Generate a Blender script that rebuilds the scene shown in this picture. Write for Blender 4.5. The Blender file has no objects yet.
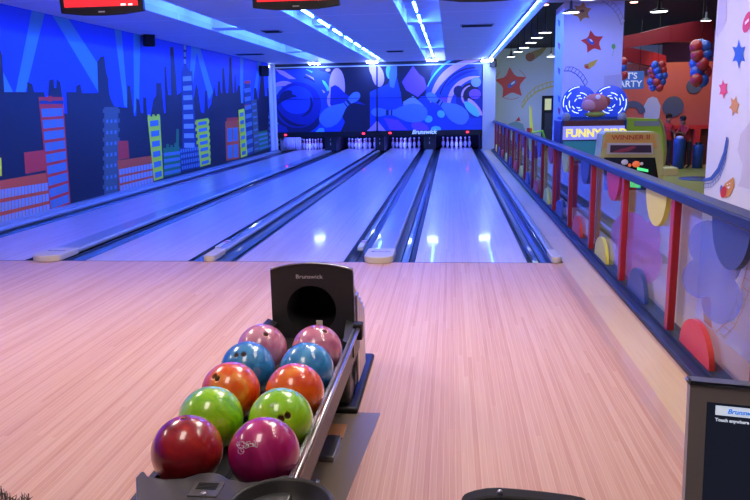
import bpy, bmesh, math, random
from mathutils import Vector, Matrix
random.seed(7)
PI = math.pi
scn = bpy.context.scene
col = scn.collection
# ------------------------------------------------------------------ camera
F, PITCH, YAW, ROLL = 726.05, 0.196001, 0.105536, -0.017688
CAM = Vector((0.3402, -6.8465, 1.4866))
def cam_axes():
    f = Vector((-math.sin(YAW), math.cos(YAW), 0)); rt = Vector((math.cos(YAW), math.sin(YAW), 0)); up = Vector((0, 0, 1))
    f2 = f*math.cos(PITCH) - up*math.sin(PITCH); u2 = up*math.cos(PITCH) + f*math.sin(PITCH)
    r3 = rt*math.cos(ROLL) + u2*math.sin(ROLL); u3 = -rt*math.sin(ROLL) + u2*math.cos(ROLL)
    return r3, u3, f2
AX = cam_axes()
cd = bpy.data.cameras.new('camera'); co = bpy.data.objects.new('camera', cd); col.objects.link(co)
cd.sensor_width = 36; cd.lens = F*36/750; cd.clip_end = 200; cd.clip_start = .02
M = Matrix((AX[0], AX[1], -AX[2])).transposed().to_4x4(); M.translation = CAM
co.matrix_world = M; scn.camera = co
def ray(px, py):
    return AX[0]*((px-375)/F) - AX[1]*((py-250)/F) + AX[2]
def at(px, py, ax, v):
    "point of the plane ax = v that the photograph shows at (px, py)"
    d = ray(px, py); i = 'xyz'.index(ax); t = (v-CAM[i])/d[i]
    return CAM + d*t

# ------------------------------------------------------------------ render look
vs = scn.view_settings
vs.view_transform = 'Standard'; vs.look = 'None'; vs.gamma = 1; vs.use_curve_mapping = False; vs.exposure = 0.0
w = bpy.data.worlds.new('world'); scn.world = w; w.use_nodes = True
w.node_tree.nodes['Background'].inputs[0].default_value = (.55, .6, .8, 1); w.node_tree.nodes['Background'].inputs[1].default_value = .05

# ------------------------------------------------------------------ materials
def srgb(r, g, b):
    f = lambda c: (c/255/12.92 if c/255 <= .04045 else ((c/255+.055)/1.055)**2.4)
    return (f(r), f(g), f(b), 1)
MATS = {}
def mat(name, c, rough=.5, metal=0, coat=0, emit=None, es=0, alpha=1, spec=.5, bump=0, bscale=60, var=0):
    if name in MATS: return MATS[name]
    m = bpy.data.materials.new(name); m.use_nodes = True; nt = m.node_tree; b = nt.nodes['Principled BSDF']
    c = tuple(c[:3])+(1,)
    b.inputs['Base Color'].default_value = c; b.inputs['Roughness'].default_value = rough; b.inputs['Metallic'].default_value = metal
    b.inputs['Coat Weight'].default_value = coat; b.inputs['Coat Roughness'].default_value = .04
    b.inputs['Specular IOR Level'].default_value = spec
    if emit: b.inputs['Emission Color'].default_value = tuple(emit[:3])+(1,); b.inputs['Emission Strength'].default_value = es
    if alpha < 1: b.inputs['Alpha'].default_value = alpha
    if bump or var:
        tc = nt.nodes.new('ShaderNodeTexCoord'); n = nt.nodes.new('ShaderNodeTexNoise'); n.inputs['Scale'].default_value = bscale
        nt.links.new(tc.outputs['Object'], n.inputs['Vector'])
        if bump:
            bp = nt.nodes.new('ShaderNodeBump'); bp.inputs['Strength'].default_value = bump; bp.inputs['Distance'].default_value = .01
            nt.links.new(n.outputs['Fac'], bp.inputs['Height']); nt.links.new(bp.outputs['Normal'], b.inputs['Normal'])
        if var:
            mx = nt.nodes.new('ShaderNodeMix'); mx.data_type = 'RGBA'
            mx.inputs['A'].default_value = tuple(x*(1-var) for x in c[:3])+(1,); mx.inputs['B'].default_value = tuple(min(1, x*(1+var)) for x in c[:3])+(1,)
            nt.links.new(n.outputs['Fac'], mx.inputs['Factor']); nt.links.new(mx.outputs['Result'], b.inputs['Base Color'])
    MATS[name] = m; return m

def wood(name, c1, c2, c3, board=.026, rough=.2, coat=.6, blen=2.6, spec=.5):
    m = bpy.data.materials.new(name); m.use_nodes = True; nt = m.node_tree; N = nt.nodes.new; L = nt.links.new
    b = nt.nodes['Principled BSDF']; g = N('ShaderNodeNewGeometry'); s = N('ShaderNodeSeparateXYZ'); L(g.outputs['Position'], s.inputs[0])
    def mth(op, a, v=None):
        n = N('ShaderNodeMath'); n.operation = op
        if hasattr(a, 'links') or isinstance(a, bpy.types.NodeSocket): L(a, n.inputs[0])
        else: n.inputs[0].default_value = a
        if v is not None:
            if isinstance(v, bpy.types.NodeSocket): L(v, n.inputs[1])
            else: n.inputs[1].default_value = v
        return n.outputs[0]
    xb = mth('DIVIDE', s.outputs[0], board); xi = mth('FLOOR', xb); xf = mth('FRACT', xb)
    w1 = N('ShaderNodeTexWhiteNoise'); w1.noise_dimensions = '1D'; L(xi, w1.inputs['W'])
    yb = mth('ADD', mth('DIVIDE', s.outputs[1], blen), mth('MULTIPLY', w1.outputs['Value'], 7.3)); yi = mth('FLOOR', yb)
    w2 = N('ShaderNodeTexWhiteNoise'); w2.noise_dimensions = '2D'; cx = N('ShaderNodeCombineXYZ'); L(xi, cx.inputs[0]); L(yi, cx.inputs[1]); L(cx.outputs[0], w2.inputs['Vector'])
    mp = N('ShaderNodeMapping'); mp.inputs['Scale'].default_value = (120, 2.2, 1); L(g.outputs['Position'], mp.inputs[0])
    n = N('ShaderNodeTexNoise'); n.inputs['Scale'].default_value = 1; n.inputs['Detail'].default_value = 3; L(mp.outputs[0], n.inputs['Vector'])
    mp2 = N('ShaderNodeMapping'); mp2.inputs['Scale'].default_value = (6, .5, 1); L(g.outputs['Position'], mp2.inputs[0])
    n2 = N('ShaderNodeTexNoise'); n2.inputs['Scale'].default_value = 1; L(mp2.outputs[0], n2.inputs['Vector'])
    fac = mth('ADD', mth('MULTIPLY', w2.outputs['Value'], .28), mth('ADD', mth('MULTIPLY', n.outputs['Fac'], .5), mth('MULTIPLY', n2.outputs['Fac'], .35)))
    r = N('ShaderNodeValToRGB'); L(fac, r.inputs[0]); e = r.color_ramp.elements
    e[0].position = .25; e[0].color = c1; e[1].position = .85; e[1].color = c3; k = e.new(.55); k.color = c2
    seam = mth('LESS_THAN', xf, .09)
    mx = N('ShaderNodeMix'); mx.data_type = 'RGBA'; L(mth('MULTIPLY', seam, .6), mx.inputs['Factor']); L(r.outputs[0], mx.inputs['A']); mx.inputs['B'].default_value = tuple(min(1, x*1.12) for x in c3[:3])+(1,)
    L(mx.outputs['Result'], b.inputs['Base Color']); b.inputs['Roughness'].default_value = rough
    b.inputs['Coat Weight'].default_value = coat; b.inputs['Coat Roughness'].default_value = .06; b.inputs['Specular IOR Level'].default_value = spec
    MATS[name] = m; return m

def marble(name, c1, c2, c3, scale=9, seed=0):
    m = bpy.data.materials.new(name); m.use_nodes = True; nt = m.node_tree; N = nt.nodes.new; L = nt.links.new; b = nt.nodes['Principled BSDF']
    tc = N('ShaderNodeTexCoord'); mp = N('ShaderNodeMapping'); mp.inputs['Location'].default_value = (seed, seed*2, 0); L(tc.outputs['Object'], mp.inputs[0])
    n = N('ShaderNodeTexNoise'); n.inputs['Scale'].default_value = scale; n.inputs['Detail'].default_value = 4; n.inputs['Distortion'].default_value = 1.8; L(mp.outputs[0], n.inputs['Vector'])
    r = N('ShaderNodeValToRGB'); L(n.outputs['Fac'], r.inputs[0]); e = r.color_ramp.elements
    e[0].position = .33; e[0].color = c1; e[1].position = .72; e[1].color = c3; k = e.new(.52); k.color = c2
    L(r.outputs[0], b.inputs['Base Color']); b.inputs['Roughness'].default_value = .3; b.inputs['Coat Weight'].default_value = 1; b.inputs['Coat Roughness'].default_value = .02
    MATS[name] = m; return m

def glassmat(name, tint=(.93, .96, 1, 1), ior=1.5):
    m = bpy.data.materials.new(name); m.use_nodes = True; nt = m.node_tree; N = nt.nodes.new; L = nt.links.new
    for n in list(nt.nodes): nt.nodes.remove(n)
    o = N('ShaderNodeOutputMaterial'); mx = N('ShaderNodeMixShader'); t = N('ShaderNodeBsdfTransparent'); g = N('ShaderNodeBsdfGlossy'); f = N('ShaderNodeFresnel')
    t.inputs[0].default_value = tint; g.inputs['Roughness'].default_value = .015; gb = N('ShaderNodeNewGeometry'); mi = N('ShaderNodeMix'); mi.data_type = 'FLOAT'; L(gb.outputs['Backfacing'], mi.inputs[0]); mi.inputs[2].default_value = ior; mi.inputs[3].default_value = 1/ior; L(mi.outputs[0], f.inputs[0])
    L(f.outputs[0], mx.inputs[0]); L(t.outputs[0], mx.inputs[1]); L(g.outputs[0], mx.inputs[2]); L(mx.outputs[0], o.inputs[0])
    MATS[name] = m; return m

def ceilmat():
    m = bpy.data.materials.new('ceiling_panels'); m.use_nodes = True; nt = m.node_tree; N = nt.nodes.new; L = nt.links.new; b = nt.nodes['Principled BSDF']
    g = N('ShaderNodeNewGeometry'); s = N('ShaderNodeSeparateXYZ'); L(g.outputs['Position'], s.inputs[0])
    def mm(op, a, v):
        n = N('ShaderNodeMath'); n.operation = op; L(a, n.inputs[0]); n.inputs[1].default_value = v; return n.outputs[0]
    fr = N('ShaderNodeMath'); fr.operation = 'FRACT'; L(mm('DIVIDE', s.outputs[1], 2.4), fr.inputs[0]); ls = mm('LESS_THAN', fr.outputs[0], .022)
    mx = N('ShaderNodeMix'); mx.data_type = 'RGBA'; L(ls, mx.inputs['Factor']); mx.inputs['A'].default_value = (.62, .62, .62, 1); mx.inputs['B'].default_value = (.8, .8, .8, 1)
    L(mx.outputs['Result'], b.inputs['Base Color']); b.inputs['Roughness'].default_value = .7
    MATS['ceiling'] = m; return m

S = srgb
WOOD_A = wood('approach_maple', S(196, 145, 124), S(212, 168, 148), S(223, 188, 168), rough=.45, coat=.0, spec=.12)
WOOD_L = wood('lane_maple', S(190, 178, 178), S(204, 194, 194), S(218, 210, 208), rough=.3, coat=.3, spec=.25)
WOOD_P = wood('plywood_strip', S(205, 170, 120), S(218, 188, 140), S(228, 202, 158), board=.6, rough=.45, coat=.1)
WOOD_R = wood('red_edge_board', S(196, 148, 120), S(206, 160, 132), S(214, 172, 142), board=.05, rough=.3, coat=.35)
CEIL = ceilmat(); GLASS = glassmat('fence_glass')
WHITE = mat('white_paint', (.75, .75, .77), .5)
BLACK = mat('black_plastic', (.012, .012, .013), .45, spec=.3)
BLACKM = mat('black_matt', (.006, .006, .008), .8)
DGREY = mat('charcoal_plastic', (.035, .037, .04), .38, bump=.15, bscale=400)
GREYP = mat('grey_moulding', (.045, .05, .055), .28)
CHROME = mat('chrome', (.6, .6, .62), .28, metal=1)
STEEL = mat('brushed_steel', (.42, .43, .46), .32, metal=1)
GUT = mat('gutter_plastic', (.025, .045, .06), .3, coat=.4)
CAPM = mat('divider_capping', (.34, .4, .44), .3, coat=.4)
CREAM = mat('cream_cap', (.62, .57, .46), .4)
NAVY = mat('navy_paint', (.014, .022, .045), .5)
RAILB = mat('blue_rail_paint', (.012, .026, .10), .45, coat=.1, spec=.3)
REDP = mat('red_post_paint', (.36, .012, .018), .4, coat=.1)
YELP = mat('yellow_disc_paint', (.66, .62, .09), .4)
REDD = mat('red_disc_paint', (.62, .04, .03), .4)
BLUD = mat('blue_disc_paint', (.03, .06, .22), .4)
TUBE = mat('tube_glow', (1, 1, 1), .5, emit=(.03, .11, 1), es=300)
FLOODG = mat('flood_glow', (1, 1, 1), .5, emit=(.6, .8, 1), es=70)
WARMG = mat('warm_lamp_glow', (1, 1, 1), .5, emit=(1, .9, .8), es=90)
REDLED = mat('red_led', (1, 0, 0), .5, emit=(1, .02, .05), es=6)

# ------------------------------------------------------------------ mesh builder
class MB:
    def __init__(s): s.bm = bmesh.new(); s.mats = []
    def mi(s, m):
        if m is None: return 0
        if m not in s.mats: s.mats.append(m)
        return s.mats.index(m)
    def _set(s, faces, m, smooth=False):
        i = s.mi(m)
        for f in faces: f.material_index = i; f.smooth = smooth
    def box(s, x0, x1, y0, y1, z0, z1, m=None, bevel=0, T=None, seg=2):
        r = bmesh.ops.create_cube(s.bm, size=1); vs_ = r['verts']
        for v in vs_: v.co = Vector(((x0+x1)/2+v.co.x*(x1-x0), (y0+y1)/2+v.co.y*(y1-y0), (z0+z1)/2+v.co.z*(z1-z0)))
        if T: 
            for v in vs_: v.co = T @ v.co
        es = {e for v in vs_ for e in v.link_edges}; fs = {f for v in vs_ for f in v.link_faces}
        s._set(fs, m)
        if bevel:
            r = bmesh.ops.bevel(s.bm, geom=list(es), offset=bevel, segments=seg, affect='EDGES', profile=.5); s._set(r['faces'], m, True)
        return s
    def ngon(s, pts, m=None, smooth=False):
        vs_ = [s.bm.verts.new(p) for p in pts]
        try: f = s.bm.faces.new(vs_); s._set([f], m, smooth)
        except ValueError: pass
        return s
    def prism(s, pts, d, m=None):
        d = Vector(d); a = [s.bm.verts.new(Vector(p)) for p in pts]; b = [s.bm.verts.new(Vector(p)+d) for p in pts]; n = len(pts)
        fs = [s.bm.faces.new(a[::-1]), s.bm.faces.new(b)]
        for i in range(n): fs.append(s.bm.faces.new((a[i], a[(i+1) % n], b[(i+1) % n], b[i])))
        s._set(fs, m); return s
    def tube(s, pts, r, m=None, n=12, cap=True):
        pts = [Vector(p) for p in pts]; R = r if isinstance(r, (list, tuple)) else [r]*len(pts); rings = []
        for i, p in enumerate(pts):
            d = (pts[min(i+1, len(pts)-1)]-pts[max(i-1, 0)]).normalized()
            u = d.cross(Vector((0, 0, 1))) if abs(d.z) < .95 else d.cross(Vector((1, 0, 0))); u.normalize(); v = d.cross(u)
            rings.append([s.bm.verts.new(p+(u*math.cos(a)+v*math.sin(a))*R[i]) for a in [2*PI*k/n for k in range(n)]])
        fs = []
        for i in range(len(rings)-1):
            for k in range(n): fs.append(s.bm.faces.new((rings[i][k], rings[i][(k+1) % n], rings[i+1][(k+1) % n], rings[i+1][k])))
        s._set(fs, m, True)
        if cap: s._set([s.bm.faces.new(rings[0][::-1]), s.bm.faces.new(rings[-1])], m)
        return s
    def lathe(s, prof, c=(0, 0, 0), m=None, n=24, mf=None, axis='z'):
        c = Vector(c); rings = []
        def P(r, a, h):
            v = Vector((r*math.cos(a), r*math.sin(a), h))
            if axis == 'x': v = Vector((v.z, v.x, v.y))
            if axis == 'y': v = Vector((v.x, v.z, v.y))
            return c+v
        for r, h in prof: rings.append([s.bm.verts.new(P(max(r, 1e-5), 2*PI*k/n, h)) for k in range(n)])
        for i in range(len(rings)-1):
            fs = [s.bm.faces.new((rings[i][k], rings[i][(k+1) % n], rings[i+1][(k+1) % n], rings[i+1][k])) for k in range(n)]
            s._set(fs, mf(i) if mf else m, True)
        return s
    def sphere(s, c, r, m=None, sc=(1, 1, 1), u=24, v=14):
        q = bmesh.ops.create_uvsphere(s.bm, u_segments=u, v_segments=v, radius=r)
        for x in q['verts']: x.co = Vector((x.co.x*sc[0], x.co.y*sc[1], x.co.z*sc[2]))+Vector(c)
        s._set({f for x in q['verts'] for f in x.link_faces}, m, True); return s
    def build(s, name, m=None, parent=None, recalc=True):
        if recalc: bmesh.ops.recalc_face_normals(s.bm, faces=s.bm.faces)
        me = bpy.data.meshes.new(name); s.bm.to_mesh(me); s.bm.free()
        for k in (s.mats if s.mats else [m]): me.materials.append(k)
        o = bpy.data.objects.new(name, me); col.objects.link(o)
        if parent:
            o.parent = parent
            # geometry is written in world space: keep it there
            o.location = -Vector(parent.location) if parent.get('worldgeo') else (0, 0, 0)
        return o
def thing(name, label, cat, loc=(0, 0, 0), group=None, world=True):
    o = bpy.data.objects.new(name, None); col.objects.link(o); o.location = loc; o.empty_display_size = .1
    o['label'] = label; o['category'] = cat
    if group: o['group'] = group
    if world: o['worldgeo'] = 1
    return o
def tag(o, label, cat, group=None):
    o['label'] = label; o['category'] = cat
    if group: o['group'] = group
    return o
def struct(o): o['kind'] = 'structure'; return o
def center(o):
    "move a single mesh object's origin to the middle of its base"
    me = o.data; xs = [v.co for v in me.vertices]
    c = Vector(((min(v.x for v in xs)+max(v.x for v in xs))/2, (min(v.y for v in xs)+max(v.y for v in xs))/2, min(v.z for v in xs)))
    me.transform(Matrix.Translation(-c)); o.location = o.location + c; return o
def text_mesh(txt, size, shear=0, ext=.0, bold=0):
    cu = bpy.data.curves.new('lettering', 'FONT'); cu.body = txt; cu.size = size; cu.shear = shear; cu.extrude = ext; cu.offset = bold
    cu.align_x = 'CENTER'; cu.align_y = 'CENTER'; cu.resolution_u = 3
    o = bpy.data.objects.new('lettering', cu); col.objects.link(o)
    me = bpy.data.meshes.new_from_object(o.evaluated_get(bpy.context.evaluated_depsgraph_get())); bpy.data.objects.remove(o)
    return me
def text(name, txt, size, loc, m, parent, X=(1, 0, 0), Y=(0, 0, 1), shear=0, ext=.0008, bold=0, sx=1):
    me = text_mesh(txt, size, shear, ext, bold)
    X = Vector(X).normalized(); Y = Vector(Y).normalized(); Z = X.cross(Y)
    T = Matrix((X*sx, Y, Z)).transposed().to_4x4(); T.translation = Vector(loc); me.transform(T)
    me.materials.clear(); me.materials.append(m)
    o = bpy.data.objects.new(name, me); col.objects.link(o); o.parent = parent
    o.location = -Vector(parent.location) if parent.get('worldgeo') else (0, 0, 0)
    return o
def light(name, kind, loc, energy, color, size=1, sizey=None, target=None, spot=None, blend=.5):
    l = bpy.data.lights.new(name, kind); l.energy = energy; l.color = color
    if kind == 'AREA':
        l.size = size
        if sizey: l.shape = 'RECTANGLE'; l.size_y = sizey
    elif kind != 'SUN': l.shadow_soft_size = size
    if spot: l.spot_size = spot; l.spot_blend = blend
    o = bpy.data.objects.new(name, l); col.objects.link(o); o.location = loc
    if target: o.rotation_euler = (Vector(target)-Vector(loc)).to_track_quat('-Z', 'Y').to_euler()
    return o

# art helper: flat painted shapes on a plane, outlines given where the photograph shows them
class Art:
    def __init__(s, ax, v, step, zmax=None): s.ax, s.v, s.step, s.zmax, s.mb, s.cnt = ax, v, step, zmax, MB(), 0
    def pt(s, x, y, L):
        p = at(x, y, s.ax, s.v); p['xyz'.index(s.ax)] = s.v+s.step*(L+1)+(2e-5 if s.step > 0 else -2e-5)*(s.cnt % 60)
        if s.zmax and p.z > s.zmax: p.z = s.zmax
        if p.z < .02: p.z = .02
        if s.ax == 'y' and s.v == MY: p.x = min(1.355, max(-5.415, p.x))
        return p
    def poly(s, m, L, pts): s.cnt += 1; s.mb.ngon([s.pt(x, y, L) for x, y in pts], m)
    def quad(s, m, L, c, u0=0, u1=1, v0=0, v1=1):
        "c: tl,tr,br,bl ; sub-rectangle u,v"
        def B(u, v):
            t = [c[0][i]*(1-u)+c[1][i]*u for i in (0, 1)]; b = [c[3][i]*(1-u)+c[2][i]*u for i in (0, 1)]
            return (t[0]*(1-v)+b[0]*v, t[1]*(1-v)+b[1]*v)
        s.poly(m, L, [B(u0, v0), B(u1, v0), B(u1, v1), B(u0, v1)])
    def ell(s, m, L, cx, cy, a, b, rot=0, n=28):
        r = math.radians(rot)
        s.poly(m, L, [(cx+a*math.cos(t)*math.cos(r)-b*math.sin(t)*math.sin(r), cy+a*math.cos(t)*math.sin(r)+b*math.sin(t)*math.cos(r)) for t in [2*PI*k/n for k in range(n)]])
    def arc(s, m, L, cx, cy, r0, r1, a0, a1, n=22, ky=1, taper=0):
        A = [math.radians(a0+(a1-a0)*k/n) for k in range(n+1)]
        o = [(cx+(r1)*math.cos(t), cy-r1*ky*math.sin(t)) for t in A]
        i = []
        for k, t in enumerate(A):
            q = 1-taper*abs(2*k/n-1)**2; r = r1-(r1-r0)*q
            i.append((cx+r*math.cos(t), cy-r*ky*math.sin(t)))
        for k in range(n): s.poly(m, L, [o[k], o[k+1], i[k+1], i[k]])
    def star(s, m, L, cx, cy, r, r2, n=5, rot=90, kx=1, inner=.45):
        p = []
        for k in range(n*2):
            t = math.radians(rot+180*k/n); q = r if k % 2 == 0 else r2
            if k % 2: # concave side drawn with two points
                for dt in (-.18, .18): p.append((cx+kx*q*math.cos(t+dt), cy-q*math.sin(t+dt)))
            else: p.append((cx+kx*q*math.cos(t), cy-q*math.sin(t)))
        s.poly(m, L, p)
    def line(s, m, L, pts, w):
        for (x0, y0), (x1, y1) in zip(pts, pts[1:]):
            d = math.hypot(x1-x0, y1-y0) or 1; nx, ny = -(y1-y0)/d*w/2, (x1-x0)/d*w/2
            s.poly(m, L, [(x0+nx, y0+ny), (x1+nx, y1+ny), (x1-nx, y1-ny), (x0-nx, y0-ny)])
    def build(s, name, parent=None): return s.mb.build(name, None, parent, recalc=False)

# ================================================================== SETTING
CZ = 2.88
LANES = [(0, 1.067), (-1.767, -.70), (-3.339, -2.272), (-5.066, -4.0)]
def fl(name, x0, x1, y0, y1, z0, z1, m): return struct(MB().box(x0, x1, y0, y1, z0, z1).build(name, m))
fl('floor', -5.6, 1.30, -9, 0, -.2, 0, WOOD_A)
fl('floor', 1.30, 1.40, -9, 0, -.2, .0, WOOD_R)
fl('floor', 1.40, 1.62, -9, 17.3, -.2, 0, WOOD_P)
CARPET = mat('arcade_floor', (.62, .38, .28), .3, var=.12, bscale=3)
GREENF = mat('yellow_green_floor', (.42, .42, .07), .4)
fl('floor', 1.62, 7.2, -9, 4.6, -.2, -.002, CARPET)
fl('floor', 1.62, 7.2, 4.6, 19, -.2, -.002, GREENF)
fl('floor', -5.6, 1.40, 0, 20.2, -.3, -.12, BLACKM)           # sub floor under the lanes
# foul line
MB().box(-5.5, 1.302, -.009, 0, 0, .0015).build('foul_line', mat('foul_line_black', (.05, .05, .08), .4))
tag(bpy.data.objects['foul_line'], 'thin dark foul line running across the wooden floor at the lane ends', 'line')
fl('wall_left', -5.7, -5.5, -9, 17.45, -.2, 3.3, mat('mural_sky', (.02, .085, .82), .6))
fl('trim_1', -5.5, -5.385, 0, 17.3, -.12, .085, CAPM)
# ceiling with light slots
SL = [(-3.97, -3.40), (-2.13, -1.74), (-.44, .17)]
cm = MB(); edges = [-5.6]+[e for s_ in SL for e in s_]+[1.50]
for i in range(0, len(edges), 2): cm.box(edges[i], edges[i+1], .2, 17.3, CZ, CZ+.1, CEIL)
cm.box(1.5, 1.53, -9, 17.3, CZ, CZ+.1, CEIL); cm.box(-5.6, 1.5, -9, .2, CZ, CZ+.1, CEIL)
for a, b in SL:
    cm.box(a-.03, b+.03, .2, 17.3, CZ+.34, CZ+.4, WHITE)
    cm.box(a-.03, a, .2, 17.3, CZ+.1, CZ+.36, WHITE); cm.box(b, b+.03, .2, 17.3, CZ+.1, CZ+.36, WHITE)
    cm.box(a-.03, b+.03, 17.26, 17.3, CZ, CZ+.36, WHITE); cm.box(a-.03, b+.03, .2, .24, CZ, CZ+.36, WHITE)
    y = .5
    while y < 16.8:
        big = abs(y-6.5) < .31 or abs(y-12.5) < .31
        cm.box(a, b, y, y+(.45 if big else .03), CZ+(.04 if big else .2), CZ+.36, WHITE); y += .6
cm.box(1.53, 1.66, -9, 17.3, CZ-.03, CZ+.38, WHITE)
struct(cm.build('ceiling'))
struct(MB().box(1.66, 7.2, -9, 4.95, 2.98, 3.3).build('ceiling', mat('beige_soffit', (.5, .46, .42), .6)))
struct(MB().box(1.66, 7.2, 4.95, 18.7, 3.28, 3.4).build('ceiling', BLACKM))
struct(MB().box(1.45, 7.2, 18.5, 18.7, 0, 3.3).build('wall_back', mat('far_wall_paint', (.5, .58, .62), .6)))
struct(MB().box(7.2, 7.3, -9, 18.7, 0, 3.3).build('wall_right', mat('maroon_wall', (.2, .02, .02), .6)))
struct(MB().box(3.9, 7.2, 11, 11.2, 0, 2.35).build('wall_arcade', mat('red_brown_wall', (.5, .12, .08), .45)))
struct(MB().box(-5.7, 1.75, 20.2, 20.3, -.2, 3.3).build('wall_pinsetter', BLACKM))
# door in far wall
d = MB(); DX = at(542, 97, 'y', 18.5).x
d.box(DX, DX+1.0, 18.42, 18.5, 0, 1.72, BLACKM); d.box(DX+.09, DX+.3, 18.40, 18.42, 1.25, 1.62, mat('door_yellow_window', (.6, .6, .3), .4, emit=(.6, .65, .3), es=.5)); d.box(DX+.1, DX+.8, 18.405, 18.42, .1, 1.15, NAVY)
struct(d.build('door_1'))

# columns
COLW = mat('column_white', (.66, .69, .82), .5)
struct(MB().box(2.055, 2.945, 4.95, 5.85, 0, 2.98).build('wall_column', COLW))
struct(MB().box(2.05, 3.0, -2.7, -1.74, 0, 2.98).build('wall_pillar', COLW))
# post between masking and fence, post at the left wall
struct(MB().box(1.36, 1.76, 17.2, 18.5, 0, 3.2).build('wall_end_right', mat('end_post_paint', (.42, .44, .5), .5)))
struct(MB().box(-5.62, -5.52, 17.0, 17.3, 0, 2.88).box(-5.5, -5.42, 17.05, 17.3, .1, 2.88).build('wall_end_left', WHITE))
struct(MB().box(-5.5, -5.475, 16.6, 17.02, .1, 2.88).build('trim_2', WHITE))

# ================================================================== LANES
names = ['rightmost lane, beside the fence', 'second lane from the right', 'second lane from the left', 'leftmost lane, beside the city mural']
def gutter(parent, x0, x1):
    b = MB(); n = 10; c = (x0+x1)/2; r = (x1-x0)/2
    prof = [(c+r*math.cos(PI+PI*k/n)*.97, -.004-.085*math.sin(PI*k/n)) for k in range(n+1)]
    rib = []
    pr = [(x0, -.002)]+prof+[(x1, -.002)]
    for (xa, za), (xb, zb) in zip(pr, pr[1:]):
        b.bm.faces.new([b.bm.verts.new(v) for v in ((xa, 0, za), (xb, 0, zb), (xb, 19.2, zb), (xa, 19.2, za))]).smooth = False
    for k in (-.35, .35): b.tube([(c+k*r, .02, -.074), (c+k*r, 19, -.074)], .006, n=6)
    return b.build('gutter', GUT, parent, recalc=False)
lane_objs = []
for (x0, x1), nm in zip(LANES, names):
    t = thing('bowling_lane', 'glossy maple bowling lane, the '+nm, 'bowling lane', ((x0+x1)/2, 0, 0), 'bowling lanes'); lane_objs.append(t)
    MB().box(x0, x1, 0, 19.25, -.1, 0).build('lane_surface', WOOD_L, t)
    gutter(t, x0-.235, x0); gutter(t, x1, x1+.235)
    cxl = (x0+x1)/2
    for k in range(7):
        dx = (k-3)*.15; yy = 4.6-abs(k-3)*.17
        MB().ngon([(cxl+dx-.016, yy-.15, .0012), (cxl+dx+.016, yy-.15, .0012), (cxl+dx, yy, .0012)]).build('aiming_arrow', mat('arrow_brown', (.45, .3, .22), .3), t)
# dividers (capping)
def divider(x0, x1, lab, h=.055, cap=True, w=None):
    t = thing('lane_divider', lab, 'divider', ((x0+x1)/2, 0, 0), 'lane dividers')
    b = MB(); b.box(x0, x1, .02, 17.2, 0.0, h, CAPM, bevel=min(.02, (x1-x0)*.3)); b.build('capping', None, t)
    c = MB()
    n = 14; xc = (x0+x1)/2; rw = (x1-x0)/2+.012
    pts = [(x0-.012, .36, 0)]
    for k in range(n+1):
        a = PI+PI*k/n; pts.append((xc+rw*math.cos(a), .02+min(rw, .11)*math.sin(a), 0))
    pts.append((x1+.012, .36, 0))
    c.prism([(p[0], p[1], .0) for p in pts], (0, 0, h+.012)); o = c.build('end_cap', CREAM, t)
    bv = o.modifiers.new('bevel', 'BEVEL'); bv.width = .012; bv.segments = 3
    if rw > .1:
        text('lettering', 'Brunswick', .045, (xc, .18, h+.013), NAVY, t, (1, 0, 0), (0, 1, 0), .3, .0006)
    return t
divider(-3.875, -3.60, 'wide grey divider with cream end cap between the two left lanes')
divider(-2.09, -1.995, 'narrow divider with cream tip between the two middle lanes', .05)
divider(-.48, -.22, 'wide divider with cream end cap between the two right lanes')
divider(1.302, 1.372, 'slim raised divider along the outer gutter beside the plywood strip', .05)
divider(-5.375, -5.30, 'slim raised divider at the foot of the city mural', .06)
for x, lab in ((-2.19, 'small white foul sensor strip in the gutter left of the narrow divider'), (-.62, 'small white foul sensor strip in the gutter left of the wide divider')):
    t = thing('foul_sensor', lab, 'sensor', (x, .9, -.02))
    MB().box(x-.03, x+.03, .72, 1.12, -.03, .008, bevel=.004).build('sensor_strip', mat('sensor_white', (.6, .65, .75), .4), t)
    MB().box(x-.028, x+.028, .98, 1.06, .008, .011).build('sensor_window', mat('sensor_red', (.5, .08, .1), .4), t)

# ================================================================== MASKING UNIT AND PINS
MY = 17.3
MZ0, MZ1 = .50, 2.80
mask = thing('masking_unit', 'masking unit above the pins painted with blue balls and flying pins', 'masking unit', (-2.1, MY, .5))
bk = MB(); bk.box(-5.42, 1.36, MY+.004, MY+.12, .66, 2.875, NAVY); bk.build('board', None, mask)
bb = MB(); bb.box(-5.42, 1.36, MY-.03, MY+.12, MZ0, .67, BLACK); bb.build('lower_board', None, mask)
for x, y in ((285.6, 135), (363.5, 133.5), (390, 133), (467.5, 132)):
    p = at(x, y, 'y', MY-.035); MB().box(p.x-.04, p.x+.04, MY-.045, MY-.03, p.z-.025, p.z+.025).build('indicator_lamp', REDLED, mask)
p = at(424, 132, 'y', MY-.035)
text('lettering', 'Brunswick', .19, (p.x+.0, MY-.04, p.z), mat('sign_glow', (.5, .6, .9), .5, emit=(.35, .55, 1), es=.75), mask, shear=.3, bold=.006, sx=1.0)
A = Art('y', MY, -.002, zmax=2.868)
mc = lambda n, r, g, b: mat('art_'+n, S(r, g, b), .55)
aN = mc('dark', 18, 18, 48); aB = mc('blue', 32, 66, 190); aB2 = mc('deep_blue', 18, 36, 140); aM = mc('navy', 14, 24, 78); aC = mc('cyan', 95, 200, 250); aL = mc('lilac', 205, 160, 215); aLB = mc('light_blue', 84, 130, 225); aP = mc('purple', 120, 80, 230); aG = mc('grey_teal', 120, 150, 190)
XL, XR, YT, YB = 271, 483, 66, 133
A.poly(aN, 0, [(XL, YT), (XR+1, YT-3), (XR, YB-2), (XL, YB+1)])
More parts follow.
